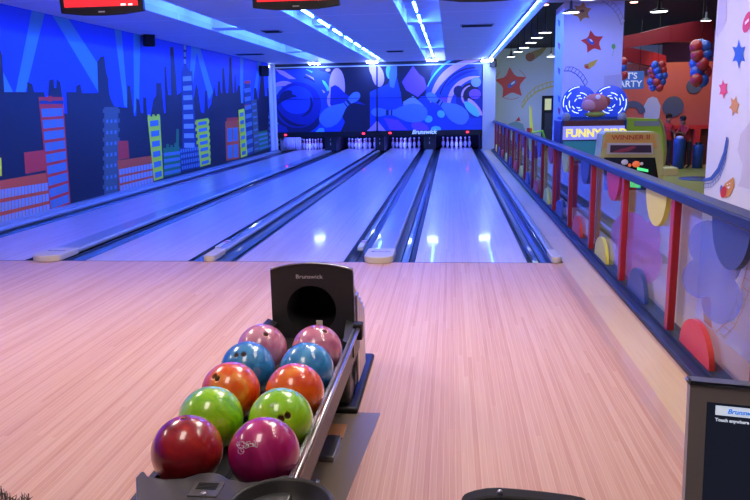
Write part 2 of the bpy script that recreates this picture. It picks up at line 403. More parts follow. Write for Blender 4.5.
# left half
A.poly(aB, 1, [(272, 70), (322, 68), (335, 84), (338, 100), (330, 132), (272, 134)])
A.arc(aC, 2, 297, 104, 33, 36, -35, 75, taper=.8); A.arc(aL, 3, 296, 104, 29.5, 31.5, -10, 72, taper=.7)
A.poly(aL, 2, [(274, 69), (284, 71), (296, 79), (289, 79), (280, 74)])
A.arc(aL, 3, 284, 98, 12, 17, 55, 140, taper=.6); A.ell(aG, 3, 279, 91, 4, 5)
A.arc(aN, 2, 299, 104, 26.5, 28, -60, 80)
A.ell(aM, 3, 298.5, 110, 25.5, 24.5); A.ell(aB2, 4, 298, 105, 23.5, 23); A.ell(aB, 5, 297, 100, 16, 14)
A.arc(aM, 6, 300, 104, 10, 13, -80, 35, taper=.7); A.arc(aM, 6, 290, 108, 9, 14, 60, 170, taper=.7); A.arc(aM, 6, 299, 104, 19, 22.5, 190, 290, taper=.8)
A.ell(aM, 6, 286, 95, 7, 4, -30)
A.poly(aC, 3, [(272, 116), (276, 122), (284, 133), (272, 133)]); A.poly(aB2, 4, [(272, 124), (286, 127), (290, 134), (272, 134)])
A.poly(aC, 3, [(314, 133), (323, 125), (325, 133)])
A.poly(aB, 3, [(312, 72), (322, 70), (334, 76), (332, 84), (322, 80), (326, 92), (316, 86)])
A.ell(aN, 4, 326, 68, 8, 4); A.ell(aL, 5, 328, 70, 2.5, 1.6)
A.poly(aB, 3, [(318, 96), (330, 90), (329, 128), (320, 128)])
A.ell(aL, 4, 337, 87, 8, 19); A.ell(aL, 4, 332, 100, 5, 8)
A.poly(aB2, 5, [(331, 87), (335, 85), (339, 87), (346, 94), (352, 98), (366, 105), (352, 103), (335, 112), (330, 104)])
A.poly(aB, 5, [(324, 123), (342, 116), (345, 122), (340, 133), (325, 133)])
def pin_art(L, bx, by, dx, dy, ln, wd, hr):
    "painted pin, belly centre (bx,by), axis towards the head (dx,dy)"
    q = math.hypot(dx, dy); dx /= q; dy /= q; nx, ny = -dy, dx
    prof = [(-.40, .30), (-.36, .62), (-.25, .9), (-.1, 1.0), (.05, .9), (.2, .6), (.3, .36), (.4, .26), (.48, .26), (.56, .38), (.64, .46), (.72, .46), (.79, .3), (.82, .1)]
    pts = [(bx+dx*t*ln+nx*w_*wd, by+dy*t*ln+ny*w_*wd) for t, w_ in prof]+[(bx+dx*t*ln-nx*w_*wd, by+dy*t*ln-ny*w_*wd) for t, w_ in prof[::-1]]
    A.poly(aLB, L, pts)
    A.poly(aM, L+.5, [(bx+dx*.36*ln+nx*wd*.3, by+dy*.36*ln+ny*wd*.3), (bx+dx*.39*ln+nx*wd*.27, by+dy*.39*ln+ny*wd*.27), (bx+dx*.39*ln-nx*wd*.27, by+dy*.39*ln-ny*wd*.27), (bx+dx*.36*ln-nx*wd*.3, by+dy*.36*ln-ny*wd*.3)])
    A.poly(aM, L+.5, [(bx+dx*.44*ln+nx*wd*.26, by+dy*.44*ln+ny*wd*.26), (bx+dx*.5*ln+nx*wd*.28, by+dy*.5*ln+ny*wd*.28), (bx+dx*.5*ln-nx*wd*.28, by+dy*.5*ln-ny*wd*.28), (bx+dx*.44*ln-nx*wd*.26, by+dy*.44*ln-ny*wd*.26)])
pin_art(7, 334, 114, 27, -22, 40, 9.5, 5)
A.poly(aL, 3, [(366, 132), (376, 122), (376, 132)])
# right half
A.poly(aB, 1, [(370, 92), (388, 84), (394, 66), (402, 98), (425, 96), (430, 76), (436, 64), (482, 62), (482, 131), (370, 132)])
A.poly(aN, 2, [(399, 68), (432, 66), (430, 84), (418, 100), (402, 104), (400, 86)])
A.poly(aP, 3, [(402, 82), (413, 66), (419, 74), (424, 78), (427, 88), (418, 97), (406, 90)])
A.arc(aL, 3, 386, 66, 10, 17, 150, 260, taper=.5); A.ell(aL, 2, 378, 76, 6, 11, -10)
A.ell(aC, 4, 389, 72, 3, 7, -5); A.poly(aLB, 5, [(391, 65), (397, 65), (397, 76), (394, 88), (390, 87), (389, 74)])
A.poly(aG, 3, [(403, 102), (413, 96), (420, 102), (424, 106), (404, 108)])
C = (475, 104)
A.arc(aC, 3, *C, 49, 51, 90, 160, taper=.5); A.arc(aL, 4, *C, 38, 45, 82, 178, taper=.85); A.arc(aM, 5, *C, 35.5, 37, 90, 165); A.arc(aB2, 5, *C, 31, 34, 85, 150, taper=.8)
A.arc(aL, 6, *C, 23, 28, 80, 200, taper=.85); A.ell(aB2, 5, 475, 100, 19, 18); A.ell(aN, 6, 470, 92, 9, 9); A.ell(aM, 7, 458.5, 91, 5, 5.5)
A.arc(aL, 8, 472, 96, 9, 11, 100, 250, taper=.6); A.ell(aG, 8, 476, 82, 5, 5); A.ell(aP, 8, 475, 94, 6, 5)
A.ell(aL, 8, 475, 107, 11, 3, 50); A.ell(aC, 9, 472, 109, 10, 4, 45)
A.ell(aC, 4, 428.5, 119, 4, 3.5); A.ell(aC, 4, 441, 114, 4, 3.5, 40); A.ell(aC, 4, 436, 129, 5, 3); A.ell(aP, 3, 420, 127, 9, 5, 20)
A.poly(aP, 4, [(384, 118), (398, 120), (408, 130), (390, 130)]); A.poly(aL, 4, [(370, 130), (377, 120), (386, 131)])
A.poly(aP, 3, [(436, 98), (448, 97), (446, 106), (436, 104)])
pin_art(10, 409, 113, -39, -1, 46, 9.5, 6); pin_art(10, 454, 112, -30, -20, 40, 9, 6)
A.line(aN, 14, [(272, 99.5), (483, 96.5)], .6); A.line(aN, 14, [(377, 64), (377.3, 133)], 1.6)
A.line(mat('masking_top_trim', (.5, .6, .7), .3), 15, [(272, 68), (484, 63.4)], 1.2)
A.build('painted_panel', mask)
# pin decks
DV = [(-5.50, -5.36), (-3.86, -3.47), (-2.16, -1.86), (-.55, -.17), (1.30, 1.40)]
for (a, b), nm in zip(DV, ('left wall', 'two left lanes', 'two middle lanes', 'two right lanes', 'right end post')):
    t = thing('kickback_partition', 'dark partition beside the pins at the '+nm, 'partition', ((a+b)/2, 18, 0), 'partitions beside the pins')
    MB().box(a, b, MY+.13, 19.55, .001, .66).build('panel', mat('kickback_dark', (.02, .02, .03), .4), t)
    if b < 1.3: MB().box((a+b)/2-.012, (a+b)/2+.012, MY+.115, MY+.13, .22, .3).box((a+b)/2-.012, (a+b)/2+.012, MY+.115, MY+.13, .38, .43).build('marker', mat('marker_white', (.5, .5, .45), .4), t)
tag(center(MB().box(-5.36, 1.3, 19.6, 19.65, 0, 1.2).build('pit_curtain', BLACKM)), 'black curtain hanging behind all the bowling pins', 'curtain')
cu_ = MB()
for k in range(12):
    a0, a1 = math.radians(180-k*7.5), math.radians(180-(k+1)*7.5)
    r = .5
    cu_.ngon([(-4.86+r*math.cos(a0), 17.35+r*math.sin(a0)*2, .03), (-4.86+r*math.cos(a1), 17.35+r*math.sin(a1)*2, .03), (-4.86+r*math.cos(a1), 17.35+r*math.sin(a1)*2, .5), (-4.86+r*math.cos(a0), 17.35+r*math.sin(a0)*2, .5)], None, True)
cu_ = cu_.build('side_cushion', mat('cushion_grey', (.35, .38, .4), .5)); cu_.modifiers.new('solid', 'SOLIDIFY').thickness = .02
tag(center(cu_), 'curved grey side cushion left of the leftmost pins', 'cushion')
# pins
PROF = [(.0, .0), (.026, .0), (.0275, .01), (.036, .04), (.0495, .08), (.0575, .113), (.0595, .13), (.057, .16), (.048, .2), (.036, .235), (.0255, .26), (.0235, .29), (.0265, .315), (.031, .335), (.0325, .348), (.030, .365), (.022, .377), (.010, .381), (0, .3815)]
PW = mat('pin_white', (.8, .78, .8), .25, coat=.5); PR = mat('pin_red', (.6, .03, .06), .3)
pm = MB().lathe(PROF, m=PW, n=20, mf=lambda i: PR if i in (9, 11) else PW).build('bowling_pin')
first = True
for (x0, x1), nm in zip(LANES, ('on the rightmost deck', 'on the second deck from the right', 'on the second deck from the left', 'on the leftmost deck')):
    xc = (x0+x1)/2
    for row in range(4):
        for k in range(row+1):
            o = pm if first else pm.copy()
            if not first: col.objects.link(o)
            first = False
            o.location = (xc+(k-row/2)*.3048, 18.288+row*.264, .0005)
            rn = ('front pin', 'second row pin', 'third row pin', 'back row pin')[row]
            sd = '' if row == 0 else (' at the left' if k == 0 else (' at the right' if k == row else (' in the middle' if row == 2 else (' left of centre' if k == 1 else ' right of centre'))))
            tag(o, 'white bowling pin, '+rn+sd+', '+nm, 'bowling pin', 'bowling pins')
for x0, x1 in LANES:
    light('pin_lamp', 'AREA', ((x0+x1)/2, 17.75, .62), 34, (.09, .12, 1), 1.0, .1, target=((x0+x1)/2, 18.7, .1))

# ================================================================== CITY MURAL
A = Art('x', -5.5, .0012, zmax=2.875)
sk = mat('mural_sky_paint', (.022, .16, .21), .6); bm_ = mat('mural_beam', (.08, .36, .6), .6); dk = mat('mural_navy', (.005, .006, .010), .6)
rd = mat('mural_red', (.9, .04, .006), .6); wn = mat('mural_window', (.12, .26, .32), .6); wl = mat('mural_pale_window', (.34, .45, .45), .6); ye = mat('mural_yellow', (.95, .95, .008), .6); gr = mat('mural_green', (.02, .22, .04), .6); gy = mat('mural_grey', (.09, .12, .09), .6); bl = mat('mural_blue', (.015, .04, .12), .6); og = mat('mural_orange', (.95, .10, .004), .6)
def P_(L, m, s_): A.poly(m, L, s_)
for pts in ([(31, 5), (44, 10), (25, 94), (15, 94)], [(52, 12), (68, 16), (98, 64), (98, 92)], [(0, 68), (3, 72), (14, 94), (2, 94)], [(114, 25), (121, 27), (128, 108), (124, 106)], [(133, 30), (140, 31), (139, 98), (134, 116)],
            [(191, 44), (197, 45), (193, 83), (190, 76)], [(195, 46), (200, 46), (213, 92), (209, 100)], [(240, 55), (243, 56), (243, 104), (240, 104)], [(258, 60), (261, 61), (256, 97), (253, 97)]): P_(1, bm_, pts)
sky = [(-14, 48), (0, 50), (2, 56), (4, 92), (27, 92), (27, 82), (32, 84), (34, 92), (44, 92), (46, 104), (48, 96), (49, 80), (53.5, 79), (54, 88), (56, 88), (56.5, 79), (60, 82), (62, 96), (64, 113), (67, 114), (66, 92), (76, 92), (76, 86), (80, 84), (82, 93), (98, 93), (97, 62), (100, 57), (104, 56), (106, 72), (108, 79), (109, 93), (111, 100), (114, 106), (127, 108), (127, 85), (130, 86), (132, 100), (134, 116), (136, 116), (136, 98), (139, 100), (141, 113), (143, 113), (143, 97), (146, 98), (147, 114), (150, 119), (153, 100), (156, 95), (156, 83), (161, 83), (163, 102), (164, 113), (165.5, 113), (164, 67), (166, 66), (168, 95), (171, 95), (170, 47), (173, 47), (176, 76), (177, 95), (181, 92), (185, 92), (193, 102), (196, 83), (198, 90), (201, 112), (204, 113), (205, 90), (207, 91), (208, 109), (211, 104), (214, 85), (216, 96), (217, 96), (218, 81), (220, 81), (221, 93), (222, 93), (222, 68), (224, 68), (226, 93), (228, 93), (229.5, 57), (231, 57), (233, 93), (234, 93), (234.3, 75), (235.5, 75), (236.5, 93), (237.7, 85), (240, 86), (241, 103), (243, 103), (244, 90), (250, 90), (253, 107), (254, 88), (256, 88), (258, 100), (261, 74), (263, 71), (265, 96), (267, 96), (267, 88), (270, 88)]
P_(2, dk, sky+[(271, 165), (200, 180), (120, 195), (0, 234), (-14, 238)])
def building(c, m, wm, rows, cols, L=4, v0=.04, fv=.62, fu=.72, top=0, mu=.06):
    A.quad(m, L, c)
    for r in range(rows):
        va = v0+(1-v0)*(r+.5-fv/2)/rows; vb = v0+(1-v0)*(r+.5+fv/2)/rows
        for k in range(cols):
            ua = mu+(1-2*mu)*(k+.5-fu/2)/cols; ub = mu+(1-2*mu)*(k+.5+fu/2)/cols
            A.quad(wm, L+2, c, ua, ub, va, vb)
building([(104, 107), (118, 107), (118, 192), (104, 195)], gy, wn, 7, 3, 3, .1, .3, .5)
for k in range(9):
    y_ = 109+k*9.5; A.quad(gy, 3, [(102.5, y_), (119.5, y_), (119.5, y_+4), (102.5, y_+4)])
building([(38, 97), (62.5, 97), (70, 203), (49.5, 211)], rd, wn, 9, 3, 4, .09, .74, .96, mu=.05)
A.quad(bl, 7, [(38.8, 100.5), (62.8, 100.5), (62.8, 104), (38.8, 104)]); A.quad(rd, 7, [(47, 96), (51, 96), (51, 101.5), (47, 101.5)])
A.quad(og, 4, [(-3, 181), (47, 172.5), (49.5, 213), (-3, 228)])
building([(-3, 188), (47, 181), (49.5, 213), (-3, 228)], og, wl, 3, 15, 6, .0, .7, .82, mu=.0)
A.quad(rd, 4, [(23.5, 152.5), (43.5, 150), (45.5, 170), (25, 174)])
A.quad(ye, 4, [(-4, 156), (1, 158), (1.5, 176), (-4, 176)])
building([(117, 160.5), (152.5, 155.5), (153.5, 183.5), (119, 193)], og, wl, 3, 11, 5, .24, .72, .8, mu=.02)
A.quad(rd, 4, [(117.5, 141), (127.8, 140.7), (129, 158), (118, 160)])
building([(147, 117), (159.6, 115.5), (163, 178), (153.6, 181)], ye, wn, 6, 1, 5, .03, .55, .8); 
for k in range(3): A.quad(ye, 5, [(147.3+k*4.6, 114.8-.3*k), (149.8+k*4.6, 114.8-.3*k), (149.8+k*4.6, 118), (147.3+k*4.6, 118)])
building([(163, 148), (179.5, 146.5), (180.5, 173), (164, 177)], gr, wn, 4, 1, 3, .12, .55, 1.0, mu=0)
for x_, h_ in ((166, 144), (170, 145), (174, 143), (176, 129)): A.quad(gr, 3, [(x_, h_), (x_+2.6, h_), (x_+2.6, 150), (x_, 150)])
A.poly(bl, 4, [(180.6, 74), (182.5, 68), (185, 64), (189, 70), (192.5, 74)])
building([(181, 72), (192, 71), (196, 150), (182.3, 150)], bl, wl, 8, 1, 4, .03, .5, .86)
for k in range(3): A.quad(wl, 5, [(183.4, 45+k*7), (185.6, 45.3+k*7), (185.8, 49.8+k*7), (183.5, 49.5+k*7)])
A.quad(bl, 4, [(183, 44), (186, 44), (186.4, 66), (183, 66)])
building([(179, 148), (198.5, 145), (200.3, 167), (181, 171)], bl, wn, 4, 8, 5, .02, .6, .7, mu=.02)
building([(195.5, 120), (208, 118), (210.3, 164), (200, 167)], ye, wn, 7, 1, 5, .02, .5, .78)
for k in range(7): A.quad(ye, 4, [(194.7+k*.5, 121+k*6.6), (209+k*.25, 119.5+k*6.4), (209+k*.25, 123+k*6.4), (194.7+k*.5, 124.6+k*6.6)])
A.quad(rd, 4, [(226.5, 118), (238, 117), (239, 122), (226, 123)])
building([(225, 121.5), (239, 120), (239.5, 158.5), (226, 161)], og, wn, 2, 2, 4, .14, .8, .82, mu=.08)
for k in (1, 2):
    for q in (.33, .67): pass
building([(244, 82), (250, 81), (253, 153), (246, 156)], bl, wn, 8, 1, 4, .06, .5, 1.0, mu=0)
for k in range(4): A.quad(rd, 5, [(244, 81+k*8), (250, 80.5+k*8), (250.3, 83+k*8), (244.2, 83.5+k*8)])
building([(238, 110), (244, 108.5), (247, 155.5), (240.5, 158)], ye, wn, 6, 1, 6, .03, .5, .7)
building([(251, 100), (256.5, 99), (259.5, 151), (254, 153)], gy, wn, 8, 1, 3, .03, .3, .8)
building([(258, 132), (267, 130), (268.5, 148), (259.5, 151)], gr, wn, 4, 1, 4, .06, .5, 1.0, mu=0)
building([(268, 112), (271, 112), (271.5, 148), (269, 149)], bl, wn, 6, 1, 4, .06, .5, 1.0, mu=0)
tag(A.build('city_mural'), 'night city skyline mural with searchlight beams covering the left wall', 'mural')

# ================================================================== LIGHT FIXTURES OVER THE LANES
def tube_light(x, y, z, ln, lab, grp, r=.013, hanger=True):
    t = thing('tube_light', lab, 'light', (x, y, z), grp)
    MB().tube([(x, y-ln/2, z), (x, y+ln/2, z)], r, n=8).build('lamp_tube', TUBE, t)
    MB().box(x-(.03 if x < 1 else .012), x+(.03 if x < 1 else .012), y-ln/2-.03, y+ln/2+.03, z+r+.003, CZ if x > 1 else z+r+.03).build('fixture', STEEL, t)
    return t
for i in range(10): tube_light(-3.45, 1.3+i*1.6, 2.99, 1.2, 'blue white tube light in the leftmost ceiling slot', 'tubes in the leftmost ceiling slot')
for i in range(10): tube_light(-1.86, 1.5+i*1.55, 2.90, 1.05, 'blue white tube light in the middle ceiling slot', 'tubes in the middle ceiling slot')
for i in range(10): tube_light(-.20, 1.5+i*1.55, 2.93, 1.05, 'blue white tube light in the right ceiling slot', 'tubes in the right ceiling slot')
for i in range(11): tube_light(1.515, 1.3+i*1.42, 2.836, 1.25, 'blue tube light along the right edge of the blue ceiling', 'tubes along the right ceiling edge', .006)
BLUE = (.035, .13, 1)
for (a, b) in SL:
    pass
def flood(px, py, lab):
    p = at(px, py, 'y', 16.7); t = thing('flood_light', lab, 'light', p, 'flood lights in front of the masking unit')
    R_ = 0
    MB().box(p.x-.12, p.x+.12, p.y-.05, p.y+.05, p.z, p.z+.06, bevel=.01).build('housing', STEEL, t)
    MB().box(p.x-.17, p.x+.17, p.y-.02, p.y+.04, p.z-.045, p.z-.002).build('lamp', FLOODG, t)
    MB().box(p.x-.01, p.x+.01, p.y-.01, p.y+.01, p.z+.06, CZ-.03 if px > 480 else (CZ+.2 if px > 300 else CZ)).build('bracket', STEEL, t)
    light('flood', 'AREA', (p.x, p.y+.05, p.z-.06), 9 if px > 480 else 30, (.06, .16, 1), .3, .1, target=(p.x, 17.6, 1.2))
flood(314, 63, 'glaring flood light at the end of the leftmost ceiling slot'); flood(372, 61.5, 'glaring flood light at the end of the middle ceiling slot')
flood(432, 59.5, 'glaring flood light at the end of the right ceiling slot'); flood(487, 60, 'glaring flood light over the right end post'); flood(264, 66, 'flood light in the far left ceiling corner')
# vents
for px, py, ln, lab in ((272, 31, .36, 'dark ceiling vent between the leftmost and middle light slots'), (250, 54, .75, 'dark ceiling vent above the far end of the mural'), (395, 51, .46, 'dark ceiling vent between the middle and right light slots'), (477, 25, .6, 'dark ceiling vent right of the right light slot')):
    p = at(px, py, 'z', CZ); t = thing('ceiling_vent', lab, 'vent', (p.x, p.y, CZ-.02))
    MB().box(p.x-ln/2, p.x+ln/2, p.y-.18, p.y+.18, CZ-.012, CZ-.001).build('frame', mat('vent_frame', (.3, .3, .33), .5), t)
    v = MB()
    for k in range(8): v.box(p.x-ln/2+.03, p.x+ln/2-.03, p.y-.15+k*.04, p.y-.13+k*.04, CZ-.022, CZ-.01)
    v.build('grille', BLACKM, t)
# speakers
def speaker(c, tgt, s_, lab):
    t = thing('wall_speaker', lab, 'speaker', c)
    Rm = (Vector(tgt)-Vector(c)); Rm.z *= .6; Rt = Matrix.Translation(Vector(c)) @ Rm.to_track_quat('-Y', 'Z').to_matrix().to_4x4()
    MB().box(-.5*s_, .5*s_, -.4*s_, .4*s_, -.6*s_, .6*s_, bevel=.02, T=Rt).build('cabinet', BLACK, t)
    MB().box(-.42*s_, .42*s_, -.43*s_, -.40*s_, -.5*s_, .5*s_, T=Rt).build('grille', BLACKM, t)
    MB().box(-.05, .05, .4*s_, .4*s_+.1, -.03, .03, T=Rt).build('bracket', BLACK, t)
p = at(149, 40, 'x', -5.36); speaker(p, (-1, p.y-6, 1), .2, 'small black speaker high on the city mural near the searchlight beams')
p = at(264, 71, 'x', -5.36); speaker(p, (-1, p.y-6, 1), .26, 'small black speaker in the far left corner beside the masking unit')
p = at(490, 61.5, 'y', 17.0); speaker((p.x+.1, 17.02, p.z-.05), (0, 8, 1), .2, 'small black speaker on the white end post by the fence')

# ================================================================== TELEVISIONS
def tv(x, w_, zb, y, lab, tilt=4):
    h = w_*.6; t = thing('television', lab, 'television', (x, y, zb), 'televisions under the ceiling')
    T = Matrix.Translation((x, y, zb)) @ Matrix.Rotation(math.radians(tilt), 4, 'X')
    b = MB(); pts = []
    pts = [(-w_/2, 0, h), (-w_/2, 0, .015), (-w_/4, 0, -.008), (0, 0, -.014), (w_/4, 0, -.008), (w_/2, 0, .015), (w_/2, 0, h)]
    b.prism([T @ Vector(q) for q in pts], T.to_3x3() @ Vector((0, .06, 0))); o = b.build('casing', BLACK, t); bv = o.modifiers.new('b', 'BEVEL'); bv.width = .01; bv.segments = 2
    s_ = MB(); s_.box(-w_/2+.045, w_/2-.045, -.004, .001, .065, h-.04, mat('tv_red', (.5, 0, 0), .3, emit=(1, .03, .045), es=.85), T=T)
    s_.box(w_*.24, w_*.30, -.006, -.004, .068, .085, mat('tv_white', (1, 1, 1), .3, emit=(1, .85, .7), es=1), T=T); s_.box(w_*.33, w_*.38, -.006, -.004, .068, .083, MATS['tv_white'], T=T)
    s_.build('screen', None, t)
    MB().box(-.03, .03, -.003, .001, .014, .026, T=T).build('badge', CHROME, t)
    MB().box(-.15, .15, .06, .1, .15, .35, T=T).box(-.03, .03, .08, .12, .2, 2.9-zb, T=T).build('mount', BLACK, t)
for px, lab in ((102, 'black television with red picture at the upper left'), (296, 'black television with red picture at the top, left of centre'), (484, 'black television at the top edge, right of centre')):
    y_ = -.2; p0 = at(px, 14 if px < 200 else (8.5 if px < 400 else 0.2), 'y', y_); tv(p0.x, .79, p0.z, y_, lab)

# ================================================================== FENCE
FX = 1.73
fence = thing('glass_fence', 'glass fence with red posts, blue rails and coloured half discs', 'fence', (FX, 6, 0))
o = MB().box(1.68, 1.80, -6.2, 17.2, .893, .955, bevel=.012).build('top_rail', RAILB, fence)
o = MB().box(1.64, 1.80, -6.2, 17.2, .0, .04, bevel=.008).box(1.70, 1.80, -6.2, 17.2, .04, .065).build('bottom_rail', NAVY, fence)
PY = [-2.25+1.327*k for k in range(-2, 15)]
for y_ in PY: MB().box(1.70, 1.746, y_-.035, y_+.035, .05, .895, bevel=.005).build('post', REDP, fence)
def half(y_, z_, r, up, m, rz=None):
    b = MB(); n = 18; rz = rz or r
    pts = [(1.715, y_+r*math.cos(PI*k/n), z_+(1 if up else -1)*rz*math.sin(PI*k/n)) for k in range(n+1)]
    b.prism(pts, (.03, 0, 0)); b.build('half_disc', m, fence)
cs = [BLUD, YELP, REDD]; MAG = mat('crimson_disc_paint', (.5, .03, .07), .4)
for k, y_ in enumerate(PY):
    kk = k-2                    # 0 is the post at -2.25
    half(y_-.50, .06, .26, True, [REDD, BLUD, YELP][kk % 3], .205)
    half(y_-.89 if kk != 0 else y_-.89, .895, .25, False, [BLUD, YELP, MAG][(kk) % 3], .24)
    if k < len(PY)-1: MB().box(1.748, 1.754, y_+.04, y_+1.29, .06, .90).build('glass_panel', GLASS, fence)
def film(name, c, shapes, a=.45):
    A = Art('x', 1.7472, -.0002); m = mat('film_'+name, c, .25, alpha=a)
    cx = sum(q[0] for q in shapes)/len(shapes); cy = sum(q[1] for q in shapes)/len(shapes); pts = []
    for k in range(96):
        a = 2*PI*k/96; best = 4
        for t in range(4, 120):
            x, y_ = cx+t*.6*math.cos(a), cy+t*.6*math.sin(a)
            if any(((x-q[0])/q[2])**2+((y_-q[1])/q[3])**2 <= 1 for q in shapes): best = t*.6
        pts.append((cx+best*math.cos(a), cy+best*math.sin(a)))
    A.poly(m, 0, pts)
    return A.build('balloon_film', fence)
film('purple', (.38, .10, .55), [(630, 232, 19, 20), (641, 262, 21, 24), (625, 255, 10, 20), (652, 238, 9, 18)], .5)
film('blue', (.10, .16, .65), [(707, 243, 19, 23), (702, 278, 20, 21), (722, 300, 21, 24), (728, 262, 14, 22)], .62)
light('x', 'POINT', (0, 0, -50), 0, (1, 1, 1))
bpy.data.objects.remove(bpy.data.objects['x'])

# ================================================================== COLUMN ART
st_r = mat('star_red', (.62, .04, .03), .5); st_b = mat('star_blue', (.03, .12, .6), .5); st_o = mat('star_ochre', (.62, .3, .06), .5); yl = mat('paint_yellow', (.75, .55, .06), .5); wh = mat('paint_white', (.85, .85, .9), .5); gn = mat('paint_green', (.15, .5, .1), .5); pk = mat('paint_pink', (.75, .08, .12), .5); lv = mat('paint_lavender', (.55, .54, .66), .5); nb = mat('paint_track_blue', (.05, .12, .45), .5); br = mat('paint_brown', (.25, .08, .05), .5); gtr = mat('paint_track_grey', (.45, .38, .36), .5)
def rails(A, m, pts, w, gap, n, L=1):
    up = [(x, y) for x, y in pts]; dn = []
    A.line(m, L, pts, w); lo = [(x+gap[0], y+gap[1]) for x, y in pts]; A.line(m, L, lo, w*.7)
    for k in range(n):
        t = k/(n-1)*(len(pts)-1); i = min(int(t), len(pts)-2); f = t-i
        a = [pts[i][j]*(1-f)+pts[i+1][j]*f for j in (0, 1)]; b = [lo[i][j]*(1-f)+lo[i+1][j]*f for j in (0, 1)]
        A.line(m, L, [a, b], w*.6)
A = Art('y', 4.95, -.002)
A.star(st_r, 1, 592.5, 42, 12, 7, rot=100); A.ell(nb, 2, 590.5, 41.5, 4.5, 2.2, 40); A.ell(wh, 3, 591, 40.5, 2, .8, 40)
A.star(st_o, 1, 582, 12, 10, 6.5, rot=80, n=6); A.ell(br, 2, 582, 11, 2.5, 1.5)
A.ell(gn, 1, 613.5, 46.5, 2, 2.6); A.line(gn, 1, [(613.5, 49), (612.5, 56)], .4)
A.ell(st_o, 1, 587.5, 66.5, 3.6, 2.6, 20); A.poly(yl, 2, [(588, 63), (598, 59), (594, 66), (589, 68)]); A.ell(st_r, 2, 586.5, 67, 1.6, 1.3)
rails(A, gtr, [(600, 0), (607, 4), (613, 9), (618, 16), (621.5, 25)], .8, (3, -4), 9)
rails(A, nb, [(564, 71), (570, 71), (576, 74), (581, 79), (585, 86)], .9, (2.5, -4), 8)
A.poly(lv, 1, [(604, 76), (622, 74), (622, 88), (604, 88)])
struct(A.build('trim_column_art'))
A = Art('x', 2.055, -.002)
for y_, m in ((22, st_b), (45, st_r), (70, br), (98, nb), (110, st_r)): A.poly(m, 1, [(558, y_-3), (560.5, y_-1), (560, y_+5), (558.5, y_+3)])
struct(A.build('trim_column_side_art'))
A = Art('x', 2.05, -.002)
A.poly(lv, 0, [(719, -2), (727, -2), (727, 20), (722, 30), (718, 38), (716, 34), (718, 20)])
A.poly(lv, 0, [(752, 120), (741, 134), (738, 150), (743, 165), (741, 180), (738, 186), (752, 190)])
A.star(st_b, 1, 739.5, 54, 15, 8.5, n=6, rot=90, kx=.5); A.star(pk, 1, 724, 89, 10, 6, n=6, rot=95, kx=.5); A.star(st_o, 1, 735, 106, 11, 6.5, n=6, rot=70, kx=.5)
A.ell(st_r, 1, 748, 22, 4, 11, 15); A.poly(wh, 2, [(746, 22), (750, 18), (750, 21), (746, 25)])
A.poly(st_o, 1, [(725, 184), (734, 177), (735, 186), (731, 195), (726, 198)]); A.ell(st_r, 2, 724.5, 192, 3, 6, 10); A.ell(nb, 1, 722, 190, 1.5, 5); A.poly(wh, 3, [(728, 187), (732, 186), (730, 189)]); A.ell(wh, 3, 728.6, 184.5, .6, .7); A.ell(wh, 3, 731, 183.5, .6, .7)
A.poly(nb, 1, [(703, 179), (711, 177), (718, 168), (724, 152), (727, 137), (728, 137), (726, 155), (720, 172), (713, 180), (703, 182)])
rails(A, nb, [(704, 184), (712, 183), (720, 175), (726, 158), (729, 138)], .6, (0.2, 4), 14)
rails(A, st_o, [(716, 340), (728, 322), (738, 300), (746, 275), (752, 250)], 1, (7, 5), 12)
A.poly(st_o, 1, [(703, 297), (711, 297), (712, 336), (704, 330)])
struct(A.build('trim_pillar_art'))
A = Art('y', 18.5, -.003)
A.star(st_r, 1, 511, 83.5, 16.5, 9.5, rot=95); A.ell(nb, 2, 512, 84, 5.5, 2.2, -38); A.ell(wh, 3, 513, 83, 2.5, 1, -38)
A.arc(st_r, 1, 511, 83.5, 15.5, 16, 20, 60); A.arc(st_r, 1, 511, 83.5, 15.5, 16, 130, 160); A.arc(st_r, 1, 511, 83.5, 15.5, 16, 235, 300)
A.ell(br, 1, 530, 57, 4.5, 4.5); A.poly(mat('paint_olive', (.25, .2, .08), .5), 0, [(531, 52), (548, 46), (542, 54), (534, 60)])
rails(A, mat('paint_track_yellow', (.55, .5, .12), .5), [(522, 108), (528, 99), (536, 92), (546, 88), (554, 86)], 1.5, (0, -5), 10)
A.poly(st_r, 1, [(515.5, 121), (519, 116.5), (520.5, 121)]); A.poly(mat('paint_teal', (.2, .35, .4), .5), 0, [(503, 132), (508, 124), (516, 121), (523, 124), (526, 134), (515, 140)])
struct(A.build('trim_far_wall_art'))

# ================================================================== BALL RETURN
BX = (-.475, -.233); BYs = [-4.845, -4.609, -4.37, -4.13, -3.892]; BZ = .455; BR = .1085
ret = thing('ball_return', 'charcoal ball return with hooded opening holding ten bowling balls', 'ball return', (-.354, -4.2, 0))
HY = -3.38; hc = at(311.5, 310, 'y', HY)
hl, hr = at(271.5, 300, 'y', HY).x, at(353.5, 300, 'y', HY).x; htop = at(311, 263, 'y', HY).z; hside = at(271, 269, 'y', HY).z; HB = .30
hxc = (hl+hr)/2
def hood_outline(n=64):
    # from the hole's centre, outline at matching angles
    out = []
    for k in range(n):
        a = 2*PI*k/n; dx, dz = math.cos(a), math.sin(a)
        best = 9
        for (px_, s_) in ((hr, 1), (hl, -1)):
            if dx*s_ > 1e-6: best = min(best, (px_-hc.x)/dx)
        if dz < -1e-6: best = min(best, (HB-hc.z)/dz)
        if dz > 1e-6:
            t = (hside-hc.z)/dz
            for _ in range(20):
                x_ = hc.x+t*dx; zt = hside+(htop-hside)*max(0, 1-((x_-hxc)/((hr-hl)/2))**2); t = (zt-hc.z)/dz
            best = min(best, t)
        out.append((hc.x+best*dx, hc.z+best*dz))
    return out
out = hood_outline(); n = len(out); RH = .125
